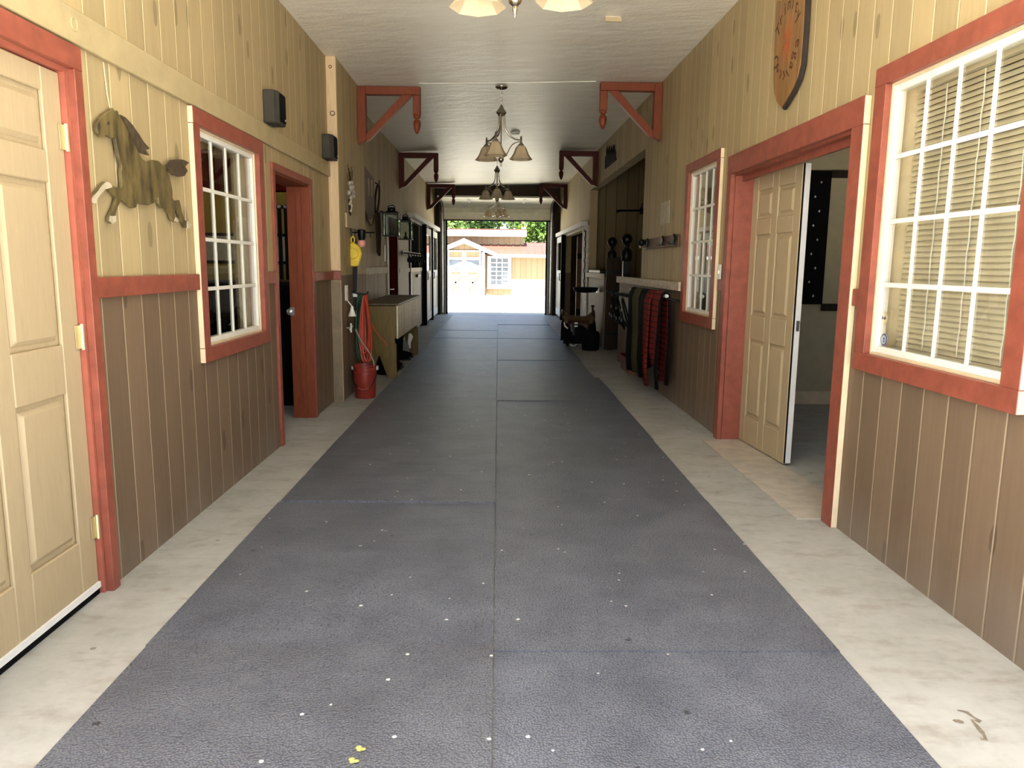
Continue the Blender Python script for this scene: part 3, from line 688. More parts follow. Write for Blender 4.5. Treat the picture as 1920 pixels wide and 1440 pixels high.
sw = T('light_switch', 'small white switch plate by the far red jamb of the right doorway', 'switch', (.03, 5.95, 1.18), F=FR)
O('plate', MB(FR).box(.0245, .031, 5.90, 5.975, 1.255, 1.37), m_white, sw, bevel=.002)
O('toggle', MB(FR).box(.0312, .042, 5.93, 5.945, 1.30, 1.325), m_white, sw)

# wall art over the recess
wa = MB(FR); y0, z0 = 11.3, 2.88
wa.box(.004, .02, y0, y0+1.05, z0, z0+.03)
for k in range(9):
    y = y0+.06+k*.117; hgt = [.16, .25, .2, .27, .22, .31, .27, .33, .2][k]
    wa.prism([(y, z0+.03), (y+.075, z0+.03), (y+.09, z0+hgt*.6), (y+.04, z0+hgt), (y-.01, z0+hgt*.55)], 'yz', .006, .018)
    if k % 2: wa.tube([(.012, y+.04+.05*cos(2*pi*j/10), z0+hgt*.75+.05*sin(2*pi*j/10)) for j in range(10)], .008, 5, closed=True)
O('metal_wall_art', wa, m_blackm, label='black metal scrollwork cutout on the header over the recess', cat='wall art')
# recess bar
hb = T('iron_arm', 'black iron bar with ring high inside the dark recess', 'bar', (-.9, 14.55, 2.36), F=FR)
O('bar', MB(FR).tube([(-.55, 14.56, 2.37), (-.62, 14.56, 2.39), (-1.2, 14.56, 2.40)], [.03, .022, .022], 8), m_black, hb, smooth=True)
O('ring', MB(FR).tube([(-1.08+.05*cos(2*pi*k/16), 14.56, 2.48+.05*sin(2*pi*k/16)) for k in range(16)], .012, 6, closed=True), m_black, hb, smooth=True)
O('plate', MB(FR).box(-1.18, -1.0, 14.585, 14.615, 2.33, 2.45), m_black, hb)
# gate posts
for y, lab in ((10.79, 'nearer black iron gate post with ball top at the recess'), (12.11, 'farther black iron gate post with ball top at the recess')):
    t = T('gate_post', lab, 'gate post', (-.10, y, 0), 'ball-topped black gate posts', F=FR)
    O('post', MB(FR).box(-.15, -.05, y-.045, y+.045, .0, 1.42), m_black, t, bevel=.006)
    O('collar', MB(FR).lathe([(.066, 1.421), (.075, 1.43), (.075, 1.56), (.06, 1.575), (.035, 1.60), (.032, 1.63), (.045, 1.65)], (-.10, y, 0), 18), m_black, t, smooth=True)
    O('ball', MB(FR).ball((-.10, y, 1.725), .078, 20, 12), m_black, t, smooth=True)
gd = T('gate_door', 'dark brown boarded gate standing at the far gate post', 'gate', (-.1, 12.0, 0), F=FR)
O('panel', MB(FR).box(-.26, .0, 11.98, 12.02, .02, 1.48), m_walnut, gd, bevel=.004)
for z in (.25, .93, 1.22): O('strap', MB(FR).box(-.26, .0, 11.97, 11.9795, z, z+.05), m_black, gd)
bw = T('wall_bowl', 'black half-round feeder bowl on the wall behind the saddle', 'feeder', (.12, 12.9, .86), F=FR)
O('bowl', MB(FR).lathe([(.05, .895), (.17, .905), (.21, .95), (.22, .985), (.20, .985), (.19, .955), (.14, .915)], (.225, 12.75, 0), 22), m_black, bw, smooth=True)
O('bracket', MB(FR).box(.003, .04, 12.70, 12.80, .90, .98), m_steel, bw)
bx = T('tray', 'black box lying on the pale ledge left of the gate posts', 'tray', (-.05, 13.2, 1.226), F=FR)
O('body', MB(FR).box(-.10, .03, 12.5, 13.9, 1.2265, 1.275), m_black, bx, bevel=.005)
O('lid', MB(FR).box(-.105, .035, 12.48, 13.92, 1.276, 1.29), m_blackm, bx)
# tack rack with halters
rk = T('tack_rack', 'black iron tack rack arm on the right half wall', 'rack', (.05, 10.0, .9), F=FR)
O('rail', MB(FR).box(.003, .03, 9.25, 10.65, .955, .99), m_black, rk)
for y in (9.4, 9.8, 10.2, 10.55):
    O('arm', MB(FR).tube([(.03, y, .975), (.12, y, .97), (.2, y, .985), (.21, y, 1.01)], .011, 6), m_black, rk, smooth=True)
for n, (y, dz, lab) in enumerate(((9.4, .40, 'black leather halter nearest to the blankets'), (9.8, .44, 'black leather halter in the middle of the tack rack'), (10.2, .36, 'black leather halter at the far end of the tack rack'))):
    t = T('halter', lab, 'halter', (.15, y, .6), 'halters on the tack rack', F=FR)
    lp = MB(FR)
    lp.tube([(.13+.055*cos(2*pi*k/20), y+.10*sin(2*pi*k/20)*(1.0 if k < 11 else .8), .962-dz/2+dz/2*cos(2*pi*k/20)*.98) for k in range(20)], .011, 6, closed=True)
    lp.tube([(.15+.035*cos(2*pi*k/14), y+.085*sin(2*pi*k/14), .74-dz*.25+.05*cos(2*pi*k/14)) for k in range(14)], .010, 6, closed=True)
    O('straps', lp, m_black, t, smooth=True)
    rg = MB(FR)
    for dy, dzz in ((-.08, .70), (.07, .72), (-.05, .83)): rg.tube([(.20, y+dy+.018*cos(2*pi*k/10), dzz-.02+.018*sin(2*pi*k/10)) for k in range(10)], .004, 5, closed=True)
    O('rings', rg, m_steel, t)
# blanket rod and blankets
rd = T('blanket_rod', 'pale metal rod holding the folded horse blankets', 'rod', (.1, 8.0, 1.06), F=FR)
O('rod', MB(FR).tube([(.15, 7.15, 1.07), (.15, 9.02, 1.07)], .017, 10), m_whiteblur, rd, smooth=True)
for y in (7.155, 9.0): O('holder', MB(FR).tube([(.003, y, 1.02), (.08, y, 1.03), (.15, y, 1.052)], .012, 6), m_black, rd)
def drape(name, y0, y1, zf, zb, df, mats, label, bands, wv=.014, ph=0, th=.014):
    t = T(name, label, 'blanket', (.15, (y0+y1)/2, zf), 'horse blankets over the rod', F=FR)
    n = len(bands)
    for bi, (a, b, m, dz, pname) in enumerate(bands):
        K = 9; grid = []
        path = [(df-.02, zf+dz)] + [(df+.008*sin(3*q), zf+dz+(1.07-zf-dz)*q) for q in (.2, .4, .6, .8, .93)]
        path += [(.15+.034*cos(w), 1.07+.034*sin(w)) for w in (radians(20), radians(55), radians(90), radians(125), radians(160))] + [(.105, .95), (.095, .7), (.09, zb)]
        for (d, z) in path:
            row = []
            for k in range(K):
                y = y0+(y1-y0)*(a+(b-a)*k/(K-1))
                low = max(0, (1.0-z))
                row.append((d + wv*low*1.6*sin(y*19+ph) , y + .02*low*sin(z*3+ph), z))
            grid.append(row)
        O(pname, MB(FR).sheet(grid), m, t, smooth=True, solid=th)
    return t
drape('horse_blanket', 8.02, 8.82, .15, .25, .205, None, 'olive and black horse blanket at the far end of the rod', [(0, .24, m_blk_wool, .06, 'binding'), (.24, .70, m_olive, .02, 'panel'), (.70, 1, m_blk_wool, .0, 'binding')], .03)
drape('horse_blanket', 7.58, 7.98, .13, .3, .215, None, 'red striped horse blanket beside the olive one', [(0, .72, m_stripe, .0, 'panel'), (.72, 1, m_blk_wool, .04, 'binding')], .02, 1.0)
drape('horse_blanket', 7.18, 7.54, .16, .2, .20, None, 'red striped blanket with long black lower half nearest the window', [(0, .14, m_blk_wool, 0, 'binding'), (.14, 1, m_stripe, .20, 'panel')], .02, 2.2)
rb = T('red_box', 'low red-brown wooden box on the floor under the blankets', 'box', (.05, 9.55, 0), F=FR)
O('body', MB(FR).box(.004, .09, 9.27, 9.9, .001, .19), M('dusty_red', (.20, .075, .05), .6), rb, bevel=.004)
O('lid', MB(FR).box(.004, .096, 9.262, 9.908, .1905, .205), m_dred, rb)

# ------------------------------------------------------------------ saddle on its stand
sd = T('saddle', 'brown leather saddle with tan seat resting on a black stand', 'saddle', (1.36, 12.6, .4))
SX = lambda s: 1.10 + .50*s
def ridge(s): return .50 + .10*(1-min(1, s/.28))**1.5 + .11*max(0, (s-.72)/.28)**1.6
grid = []
for i in range(15):
    s = i/14; zr = ridge(s); w = .15+.05*sin(pi*s)
    grid.append([(SX(s)+.02*sin(pi*abs(q)), 12.6+w*sin(q*1.5), zr-(1-cos(q*1.5))*.20) for q in [-1+2*k/12 for k in range(13)]])
O('seat', MB().sheet(grid), m_seat, sd, smooth=True, solid=.02)
O('cantle', MB().tube([(SX(.0)-.01, 12.6+.16*sin(q), .60-.12*(1-cos(q))) for q in [-1.3+2.6*k/12 for k in range(13)]], .022, 8), m_leather, sd, smooth=True)
O('pommel', MB().tube([(SX(1.0), 12.6+.12*sin(q), .595-.18*(1-cos(q))) for q in [-1.2+2.4*k/12 for k in range(13)]], .03, 8), m_leather, sd, smooth=True)
O('horn', MB().lathe([(.022, 0), (.018, .05), (.03, .07), (.034, .085), (.02, .095)], (SX(.99), 12.6, .60), 12), m_leather, sd, smooth=True)
for sgn in (-1, 1):
    g2 = []
    for i in range(7):
        z = .45-.34*i/6
        g2.append([(1.16+.07*i/6*0 + .36*k/8*(1-.25*i/6)+.05*i/6, 12.6+sgn*(.175+.07*sin(i/6*2.2)+.012*sin(k)), z) for k in range(9)])
    O('flap', MB().sheet(g2), m_leather, sd, smooth=True, solid=.012)
    O('stirrup_leather', MB().box(1.24, 1.275, 12.6+sgn*.262-.006, 12.6+sgn*.262+.006, .14, .42), m_black, sd)
    O('stirrup', MB().tube([(1.257+.055*cos(2*pi*k/14), 12.6+sgn*.262, .085+.055*sin(2*pi*k/14)) for k in range(14)], .009, 6, closed=True), m_steel, sd, smooth=True)
pad = []
for i in range(9):
    xx = 1.09+.54*i/8
    pad.append([(xx, 12.6+(.19+.10*(abs(q)))*(1 if q > 0 else -1)*min(1, abs(q)*3), .47-.40*abs(q)**1.2) for q in [-1+2*k/14 for k in range(15)]])
O('saddle_pad', MB().sheet(pad), m_blackm, sd, smooth=True, solid=.015)
O('skirt_edge', MB().tube([(1.10, 12.36, .42), (1.11, 12.34, .36), (1.16, 12.33, .32)], .012, 6), m_whiteblur, sd, smooth=True)
for z in (.40, .35): O('buckle', MB().box(1.27, 1.32, 12.325, 12.335, z, z+.02), m_steel, sd)
ss = T('saddle_stand', 'low black trestle stand under the brown saddle', 'stand', (1.36, 12.6, 0))
O('barrel', MB().lathe([(.11, -.24), (.12, -.2), (.12, .2), (.11, .24)], (1.36, 12.6, .30), 18, axis='x'), m_blackm, ss, smooth=True)
for x in (1.17, 1.55):
    for sgn in (-1, 1):
        O('leg', MB().tube([(x, 12.6+sgn*.06, .26), (x, 12.6+sgn*.17, .03)], [.024, .02], 8), m_blackm, ss, smooth=True)
rc = MB()
rc.lathe([(.12, 0.001), (.14, .03), (.145, .24), (.125, .30), (.06, .33), (.002, .335)], (1.50, 12.0, 0), 18)
O('feed_tub', rc, m_blackm, label='black tub on the floor right of the saddle stand', cat='tub', smooth=True)

# ------------------------------------------------------------------ things on the left boxed-out wall
fb = T('dried_bouquet', 'small dried flower and wire bouquet on the boxed-out wall', 'wall decoration', (.02, 7.75, 1.85), F=FP)
st = MB(FP)
for k in range(7): st.tube([(.02, 7.75, 1.95), (.03+.01*sin(k), 7.75+.05*(k-3)*.5, 2.13), (.03, 7.75+.12*(k-3)*.42, 2.22+.03*((k*3) % 4))], .003, 5)
st.tube([(.02, 7.75, 1.82), (.02, 7.75, 1.98)], .012, 6)
O('stems', st, m_walnut, fb)
for k in range(9):
    O('flower', MB(FP).ball((.035+.01*(k % 2), 7.75+.11*sin(k*2.4), 2.0+.018*k), (.022, .03, .024), 8, 6), m_flower, fb, smooth=True)
O('ribbon', MB(FP).tube([(.03, 7.70, 1.93), (.035, 7.75, 1.97), (.03, 7.80, 1.93), (.03, 7.74, 1.86)], .012, 6), m_paper, fb)
O('shelf_board', MB(FP).box(.002, .02, 7.6, 8.2, 1.70, 1.84), m_belt, label='small tan backing board above the hanging bar', cat='board')
br = T('swing_bar', 'thin black swing-out bar holding the yellow reel', 'bar', (0, 7.9, 1.68), F=FP)
O('bar', MB(FP).tube([(-.0, 7.9, 1.66), (.24, 7.9, 1.662)], .007, 8), m_black, br)
O('hinge_plate', MB(FP).box(.002, .014, 7.86, 7.94, 1.60, 1.72), m_black, br)
for x in (.04, .12, .20): O('hook', MB(FP).tube([(x, 7.9, 1.662), (x, 7.89, 1.64), (x, 7.885, 1.62), (x, 7.90, 1.61)], .004, 6), m_black, br)
yr = T('yellow_reel', 'round yellow plastic reel with loop hanging from black bar', 'reel', (.02, 7.88, 1.32), F=FP)
prof = [(0.0, 1.315), (.05, 1.32), (.058, 1.35), (.075, 1.40), (.086, 1.45), (.075, 1.505), (.045, 1.535), (.02, 1.55), (.0, 1.555)]
O('disc', MB(FP).prism([(.025+r, z) for r, z in prof] + [(.025-r, z) for r, z in prof[-2:0:-1]], 'xz', 7.845, 7.885), m_yellow, yr, bevel=.008)
O('boss', MB(FP).lathe([(.055, 0), (.05, -.012), (.002, -.014)], (.025, 7.8445, 1.445), 20, axis='y'), MATS['yellow_plastic'], yr)
O('loop', MB(FP).tube([(.022+.018*cos(2*pi*k/14), 7.865, 1.585+.034*sin(2*pi*k/14)) for k in range(14)], .007, 6, closed=True), m_yellow, yr, smooth=True)
pk = T('salt_lick', 'pink round lump in a black holder beside the yellow reel', 'salt lick', (.125, 7.80, 1.51), F=FP)
O('lump', MB(FP).ball((.125, 7.80, 1.55), (.042, .04, .042)), m_pink, pk, smooth=True)
O('holder', MB(FP).lathe([(.03, 0), (.04, .03), (.044, .10), (.03, .11)], (.125, 7.80, 1.58), 14).tube([(.125, 7.80, 1.68), (.125, 7.84, 1.69), (.125, 7.885, 1.688)], .004, 6), m_black, pk, smooth=True)
sp_ = T('black_strap', 'long black strap hanging below the yellow reel', 'strap', (.02, 7.93, .85), F=FP)
O('strap', MB(FP).prism([(-.0, 1.60), (.055, 1.60), (.05, 1.2), (.035, .86), (.005, .86), (-.002, 1.2)], 'xz', 7.925, 7.94), m_black, sp_)
O('buckle', MB(FP).box(.0, .045, 7.915, 7.9245, 1.0, 1.05), m_steel, sp_)
for nm, y, z, lab in (('wall_outlet', 7.55, .98, 'white outlet plate above the bucket'),):
    t = T(nm, lab, 'outlet', (.01, y, z), F=FP)
    O('plate', MB(FP).box(.002, .012, y-.06, y+.06, z, z+.15), m_white, t, bevel=.003)
    for dz in (.04, .10): O('socket', MB(FP).box(.0121, .015, y-.02, y+.02, z+dz-.015, z+dz+.015), m_whiteblur, t)
t = T('white_plug', 'white cone-shaped fitting hanging left of the hoses', 'fitting', (.03, 7.6, .80), F=FP)
O('cone', MB(FP).lathe([(.012, .10), (.02, .06), (.042, .0), (.002, 0)], (.05, 7.6, .82), 14), m_white, t, smooth=True)
O('cord', MB(FP).tube([(.05, 7.6, .92), (.03, 7.58, .95), (.012, 7.56, .98)], .006, 6), m_white, t)
t = T('hose_valve', 'white cross-handled valve left of the green hose', 'valve', (.04, 7.55, .66), F=FP)
O('cross', MB(FP).tube([(.045, 7.50, .69), (.045, 7.60, .72)], .009, 6).tube([(.045, 7.55, .66), (.045, 7.55, .75)], .009, 6), m_white, t)
O('pipe', MB(FP).tube([(.001, 7.55, .705), (.05, 7.55, .705)], .012, 8), m_steel, t)
# hoses
def hose(name, cx, y, ztop, zbot, wid, n, m, r, label, seed):
    rnd = random.Random(seed)
    t = T(name, label, 'hose', (cx, y, zbot))
    mb = MB()
    for i in range(n):
        w = wid*(.45+.55*i/(n-1)); zb = zbot+rnd.uniform(0, .16); off = rnd.uniform(-.02, .02); yy = y - .012*i + rnd.uniform(-.006, .006)
        pts = []
        for k in range(26):
            a = 2*pi*k/26; sq = (1-cos(a))/2
            ww = w*(.25+.75*sq**.7)
            pts.append((cx+off*sq + ww*sin(a)*.9, yy+.02*cos(a*2+i), ztop+rnd.uniform(-.004, .004) - (ztop-zb)*sq))
        mb.tube(pts, r, 6, closed=True)
    O('coil', mb, m, t, smooth=True)
    return t
hg = hose('green_hose', -1.465, 8.05, 1.02, .33, .065, 6, m_hose_g, .010, 'dark green hose coiled on the wall behind the red hose', 3)
hr = hose('red_hose', -1.365, 7.86, 1.02, .30, .075, 12, m_hose_r, .0065, 'red hose bundle hanging above the red bucket', 5)
O('hook', MB().tube([(-1.513, 7.86, 1.05), (-1.44, 7.86, 1.035), (-1.36, 7.86, 1.03), (-1.345, 7.86, 1.06)], .009, 6), m_black, hr)
O('loose_end', MB().tube([(-1.30, 7.80, .72), (-1.24, 7.78, .62), (-1.16, 7.76, .545), (-1.14, 7.76, .50)], .005, 6), m_hose_r, hr, smooth=True)
O('nozzle_hose', MB().tube([(-1.455, 7.70, .68), (-1.40, 7.66, .58), (-1.30, 7.62, .44), (-1.255, 7.58, .36), (-1.245, 7.56, .30)], .008, 6), M('grey_rubber', (.30, .25, .21), .5), hg, smooth=True)
# bucket
bk = T('bucket', 'red plastic bucket on the concrete below the hoses', 'bucket', (-1.335, 7.53, 0))
bc = (-1.335, 7.53, 0)
O('shell', MB().lathe([(.002, .002), (.098, .002), (.102, .01), (.113, .25), (.123, .252), (.123, .272), (.116, .276), (.118, .318), (.124, .322), (.124, .334), (.112, .334), (.107, .27), (.096, .015), (.002, .012)], bc, 30, closed=False), m_bucket, bk, smooth=True)
O('bail', MB().tube([(bc[0]+.128*cos(a), bc[1]-.128*abs(sin(a))-.006, .30-.20*abs(sin(a))) for a in [pi*k/16 for k in range(17)]], .004, 6), m_black, bk, smooth=True)
O('grip', MB().tube([(bc[0]+.128*cos(a), bc[1]-.128*abs(sin(a))-.006, .30-.20*abs(sin(a))) for a in [pi*(.36+.28*k/6) for k in range(7)]], .009, 8), m_bucket, bk, smooth=True)
for sgn in (-1, 1): O('ear', MB().box(bc[0]+sgn*.125-.012, bc[0]+sgn*.125+.012, bc[1]-.02, bc[1]+.02, .285, .325), m_steel, bk, bevel=.004)

# ------------------------------------------------------------------ feed bench
bn = T('feed_bench', 'mustard bench with carved front and V-cut end boards', 'bench', (-1.37, 10.0, 0))
BXS = -.028
END = [(-1.57, .002), (-1.47, .002), (-1.372, .275), (-1.275, .002), (-1.168, .002), (-1.168, .40), (-1.185, .42), (-1.188, .47), (-1.168, .50), (-1.168, .855), (-1.57, .855)]
for y in (8.85, 11.25): O('end_board', MB(lambda p: Vector((p[0]+BXS, p[1], p[2]))).prism(END, 'xz', y, y+.04), m_bench, bn, bevel=.003)
O('front_board', MB(lambda p: Vector((p[0]+BXS, p[1], p[2]))).box(-1.164, -1.142, 8.852, 11.29, .47, .86), m_carved, bn, bevel=.003)
O('seat_top', MB(lambda p: Vector((p[0]+BXS, p[1], p[2]))).box(-1.60, -1.135, 8.83, 11.31, .861, .888), m_benchtop, bn, bevel=.006)
O('back_board', MB(lambda p: Vector((p[0]+BXS, p[1], p[2]))).box(-1.60, -1.575, 8.85, 11.29, .47, .86), m_bench, bn)
O('bottom_shelf', MB(lambda p: Vector((p[0]+BXS, p[1], p[2]))).box(-1.57, -1.17, 8.892, 11.248, .47, .49), m_bench, bn)
def boot(x, y, rz, label, top=.36):
    t = T('rubber_boot', label, 'boot', (x, y, 0), 'boots under the feed bench')
    F = lambda p: Vector((x+p[0]*cos(rz)-p[1]*sin(rz), y+p[0]*sin(rz)+p[1]*cos(rz), p[2]))
    O('shaft', MB(F).lathe([(.045, .05), (.047, .12), (.05, .2), (.06, top), (.054, top), (.045, .2)], (0, 0, 0), 14), m_blackm, t, smooth=True)
    O('foot', MB(F).tube([(-.05, 0, .05), (0, 0, .058), (.07, 0, .052), (.14, 0, .042), (.175, 0, .036)], [.03, .046, .044, .036, .02], 10), m_blackm, t, smooth=True)
    O('sole', MB(F).prism([(-.075, -.035), (.10, -.042), (.185, -.025), (.195, 0), (.185, .025), (.10, .042), (-.075, .035)], 'xy', .001, .02), m_black, t)
boot(-1.42, 9.55, .2, 'black rubber boot under the bench, nearest end'); boot(-1.42, 9.75, .1, 'second black rubber boot under the bench')
boot(-1.42, 10.55, -.1, 'black rubber boot under the far half of the bench'); boot(-1.42, 10.85, .15, 'last black rubber boot under the bench')
O('white_rag', MB().tube([(-1.20, 10.25, .40), (-1.19, 10.27, .36), (-1.21, 10.26, .28), (-1.20, 10.25, .2)], [.02, .035, .025, .01], 8), m_white, label='white rag hanging under the bench front', cat='rag', smooth=True)
O('dark_bag', MB().lathe([(.12, .002), (.17, .05), (.18, .22), (.13, .33), (.05, .37), (.002, .37)], (-1.38, 9.2, 0), 16), m_blackm, label='black sack under the near end of the bench', cat='sack', smooth=True)

# ------------------------------------------------------------------ left far wall things
sp2 = [(9.50, 2.54), (9.72, 2.53), (10.30, 2.46), (10.33, 2.2), (10.30, 2.0), (10.05, 1.92), (9.86, 1.90), (9.70, 1.98), (9.56, 2.0), (9.53, 2.2)]
t = T('shield_plaque', 'brown wooden shield plaque with two slots, left wall above the bench', 'plaque', (.02, 9.9, 1.9), F=FX)
O('board', MB(FX).prism(sp2, 'yz', .004, .04), m_plaque, t, bevel=.004)
for a, b in ((9.82, 9.93), (10.05, 10.16)): O('slot', MB(FX).prism([(a, 2.42), (b, 2.42), (b-.02, 2.22), (a+.03, 2.2)], 'yz', .0405, .043), m_tan, t)
O('rope', MB(FX).tube([(.045, 9.6, 1.98), (.05, 9.72, 1.88), (.05, 9.9, 1.83), (.05, 10.1, 1.86), (.045, 10.25, 1.98)], .012, 6), m_plaque, t, smooth=True)
t = T('bridle', 'dark bridle with long reins hanging right of the shield plaque', 'bridle', (.05, 10.56, 1.5), F=FX)
O('headstall', MB(FX).tube([(.03+.02*cos(2*pi*k/18), 10.61+.16*sin(2*pi*k/18), 2.22+.2*cos(2*pi*k/18)) for k in range(18)], .014, 6, closed=True), m_walnut, t, smooth=True)
O('reins', MB(FX).tube([(.03, 10.54, 2.05), (.04, 10.52, 1.8), (.04, 10.56, 1.5), (.04, 10.66, 1.46), (.04, 10.72, 1.8), (.03, 10.70, 2.05)], .022, 6), m_walnut, t, smooth=True)
O('hook', MB(FX).tube([(.002, 10.61, 2.44), (.06, 10.61, 2.42), (.065, 10.61, 2.47)], .008, 6), m_black, t)
def lantern(x, y, z, sc, label, gm):
    t = T('lantern', label, 'lantern', (x, y, z), 'wall lanterns on the left')
    F = lambda p: Vector((x+p[0]*sc, y+p[1]*sc, z+p[2]*sc))
    fr = MB(F)
    for a in (-1, 1):
        for b_ in (-1, 1): fr.box(a*.115-.009, a*.115+.009, b_*.115-.009, b_*.115+.009, 0, .32)
    fr.box(-.13, .13, -.13, .13, -.018, 0).box(-.13, .13, -.13, .13, .32, .34)
    O('frame', fr, m_black, t)
    gl = MB(F)
    gl.box(-.106, .106, -.117, -.114, 0, .32).box(-.106, .106, .114, .117, 0, .32).box(-.117, -.114, -.106, .106, 0, .32).box(.114, .117, -.106, .106, 0, .32)
    O('glass_panes', gl, gm, t)
    O('roof', MB(F).lathe([(.13, .34), (.10, .36), (.065, .372), (.062, .395), (.07, .405), (.045, .425), (.002, .43)], (0, 0, 0), 18), m_black, t, smooth=True)
    O('candle', MB(F).lathe([(.05, 0), (.05, .02), (.018, .05), (.018, .12), (.002, .14)], (0, 0, 0), 12), m_black, t, smooth=True)
    O('wall_arm', MB(F).tube([(-.13, 0, .33), (-.13, 0, .36), ((-1.698-x)/sc, 0, .36)], .012, 6), m_black, t, smooth=True)
    O('handle', MB(F).tube([(.055*cos(pi*k/10), 0, .42+.035*sin(pi*k/10)) for k in range(11)], .008, 5), m_black, t, smooth=True)
lantern(-1.53, 11.0, 1.75, .92, 'black lantern with clear panes, nearer of the two on the left', m_glass)
lantern(-1.52, 12.55, 1.75, .85, 'black lantern half hidden behind the nearer one', m_glass_g)
# maroon doorway
t = T('door_4', 'maroon door with pale edge trims beyond the bench', 'door', (0, 12.2, 0), kind=ST, F=FX)
O('slab', MB(FX).box(-.04, .018, 11.725, 12.745, .01, 2.055), m_dred, t)
O('door_frame', MB(FX).box(0.001, .024, 11.66, 11.72, 0, 2.11).box(0.001, .024, 12.75, 12.81, 0, 2.11).box(0.001, .025, 11.72, 12.75, 2.06, 2.11), m_whiteblur, t, bevel=.003)
O('handle', MB(FX).tube([(.018, 11.82, .95), (.06, 11.82, .95), (.06, 11.92, .95)], .009, 6), m_steel, t)
O('switch_plate', MB(FX).box(.002, .012, 11.35, 11.45, 1.38, 1.62), m_white, label='white switch plate beside the maroon door', cat='switch', bevel=.002)
O('trim_13', MB(FX).box(.001, .02, 12.86, 14.3, 0, 2.15).box(.02, .04, 12.86, 14.3, 1.2, 1.27), M('pale_stall_boards', (.60, .54, .43), .6, var=.15, stretch=(1, 8, .6)), label='pale board panel between maroon door and stall window', cat='trim', kind=ST)
t = T('bridle_rack', 'black rack of bridle hooks across the left stall front', 'rack', (.08, 14.2, 1.4), F=FX)
O('rail', MB(FX).box(.055, .08, 12.95, 15.9, 1.50, 1.56), m_black, t)
for k in range(7):
    y = 13.1+k*.44
    O('hook', MB(FX).tube([(.07, y, 1.53), (.15, y, 1.53), (.17, y, 1.47), (.14, y, 1.42)], .014, 6).ball((.16, y, 1.40), .03, 8, 6), m_black, t, smooth=True)
sf = T('grilled_stall_window', 'dark grilled stall window in a black frame on the left', 'stall window', (.04, 15.5, 1.2), F=FX)
O('frame', MB(FX).box(.001, .05, 14.36, 14.45, 0, 2.2).box(.001, .05, 16.55, 16.64, 0, 2.2).box(.001, .049, 14.45, 16.55, 2.15, 2.2).box(.001, .049, 14.45, 16.55, 1.19, 1.27), m_black, sf)
br_ = MB(FX)
for k in range(15): br_.tube([(-.02, 14.58+k*.13, 1.27), (-.02, 14.58+k*.13, 2.15)], .008, 6)
O('bars', br_, m_black, sf)
O('lower_panel', MB(FX).box(.001, .03, 14.452, 16.548, .05, 1.188), MATS['pale_stall_boards'], sf)
O('latch', MB(FX).box(.0305, .08, 15.4, 15.9, 1.08, 1.13), m_black, sf)
tk = strip('trim_14', FX, .15, 14.3, 20.3, 2.20, 2.29, m_whiteblur, 'white sliding door track along the left stalls')
for y0, y1, lab in ((16.85, 18.2, 'nearer white stall door with tall grey window, left'), (18.5, 20.0, 'farther white stall door with tall grey window, left')):
    t = T('stall_door', lab, 'stall door', (.1, (y0+y1)/2, .06), 'white sliding stall doors on the left', F=FX)
    fr = MB(FX).box(.06, .10, y0, y0+.12, .06, 2.15).box(.06, .10, y1-.12, y1, .06, 2.15).box(.06, .10, y0+.12, y1-.12, 2.0, 2.15).box(.06, .10, y0+.12, y1-.12, 1.05, 1.2).box(.06, .10, y0+.12, y1-.12, .06, .24)
    O('frame', fr, m_whiteblur, t, bevel=.004)
    O('lower_panel', MB(FX).box(.07, .085, y0+.12, y1-.12, .24, 1.05), MATS['pale_stall_boards'], t)
    O('window_pane', MB(FX).box(.078, .082, y0+.12, y1-.12, 1.2, 2.0), m_glass_g, t)
    O('handle', MB(FX).tube([(.10, y0+.06, 1.0), (.14, y0+.06, 1.0), (.14, y0+.06, 1.15), (.10, y0+.06, 1.15)], .01, 6), m_black, t)
    for y in (y0+.15, y1-.15): O('hanger', MB(FX).box(.085, .10, y-.03, y+.03, 2.151, 2.199), m_black, t)
for y, lab in ((16.70, 'black post before the first white stall door'), (18.35, 'black post between the two white stall doors')):
    O('stall_post', MB(FX).box(.002, .13, y-.05, y+.05, 0, 2.195), m_blackm, label=lab, cat='post', bevel=.004)

# ------------------------------------------------------------------ right rear
strip('trim_15', FR, .12, 14.5, 20.3, 2.09, 2.18, m_whiteblur, 'white sliding door track over the right rear stalls')
strip('trim_16', FR, .035, 14.92, 15.0, 0, 2.08, m_whiteblur, 'white jamb board by the brown stall opening')
O('trim_17', MB(FR).box(.001, .025, 14.22, 14.86, 0, 2.1), M('peeling_white_boards', (.55, .50, .42), .65, var=.3, vs=14), label='peeling pale boards between recess and brown stall', cat='trim', kind=ST)
ck = T('lead_chain', 'black lead chain hanging on the peeling pale boards', 'chain', (.04, 14.5, 1.0), F=FR)
for k in range(11): O('link', MB(FR).tube([(.035+.012*cos(2*pi*j/8)*(k % 2), 14.5+.02*cos(2*pi*j/8)*(1-k % 2), 1.95-k*.10+.055*sin(2*pi*j/8)) for j in range(8)], .009, 5, closed=True), m_black, ck)
O('hook', MB(FR).tube([(.026, 14.5, 2.0), (.06, 14.5, 1.99), (.065, 14.5, 2.03)], .009, 6), m_black, ck)
t = T('stall_door', 'white stall door with tall window slid open beside the garage, right', 'stall door', (.1, 19.5, .06), F=FR)
y0, y1 = 18.75, 20.15
fr = MB(FR).box(.05, .09, y0, y0+.14, .06, 2.06).box(.05, .09, y1-.14, y1, .06, 2.06).box(.05, .09, y0+.14, y1-.14, 1.92, 2.06).box(.05, .09, y0+.14, y1-.14, 1.05, 1.22).box(.05, .09, y0+.14, y1-.14, .06, .24)
O('frame', fr, m_whiteblur, t, bevel=.004)
O('lower_panel', MB(FR).box(.06, .075, y0+.14, y1-.14, .24, 1.05), MATS['pale_stall_boards'], t)
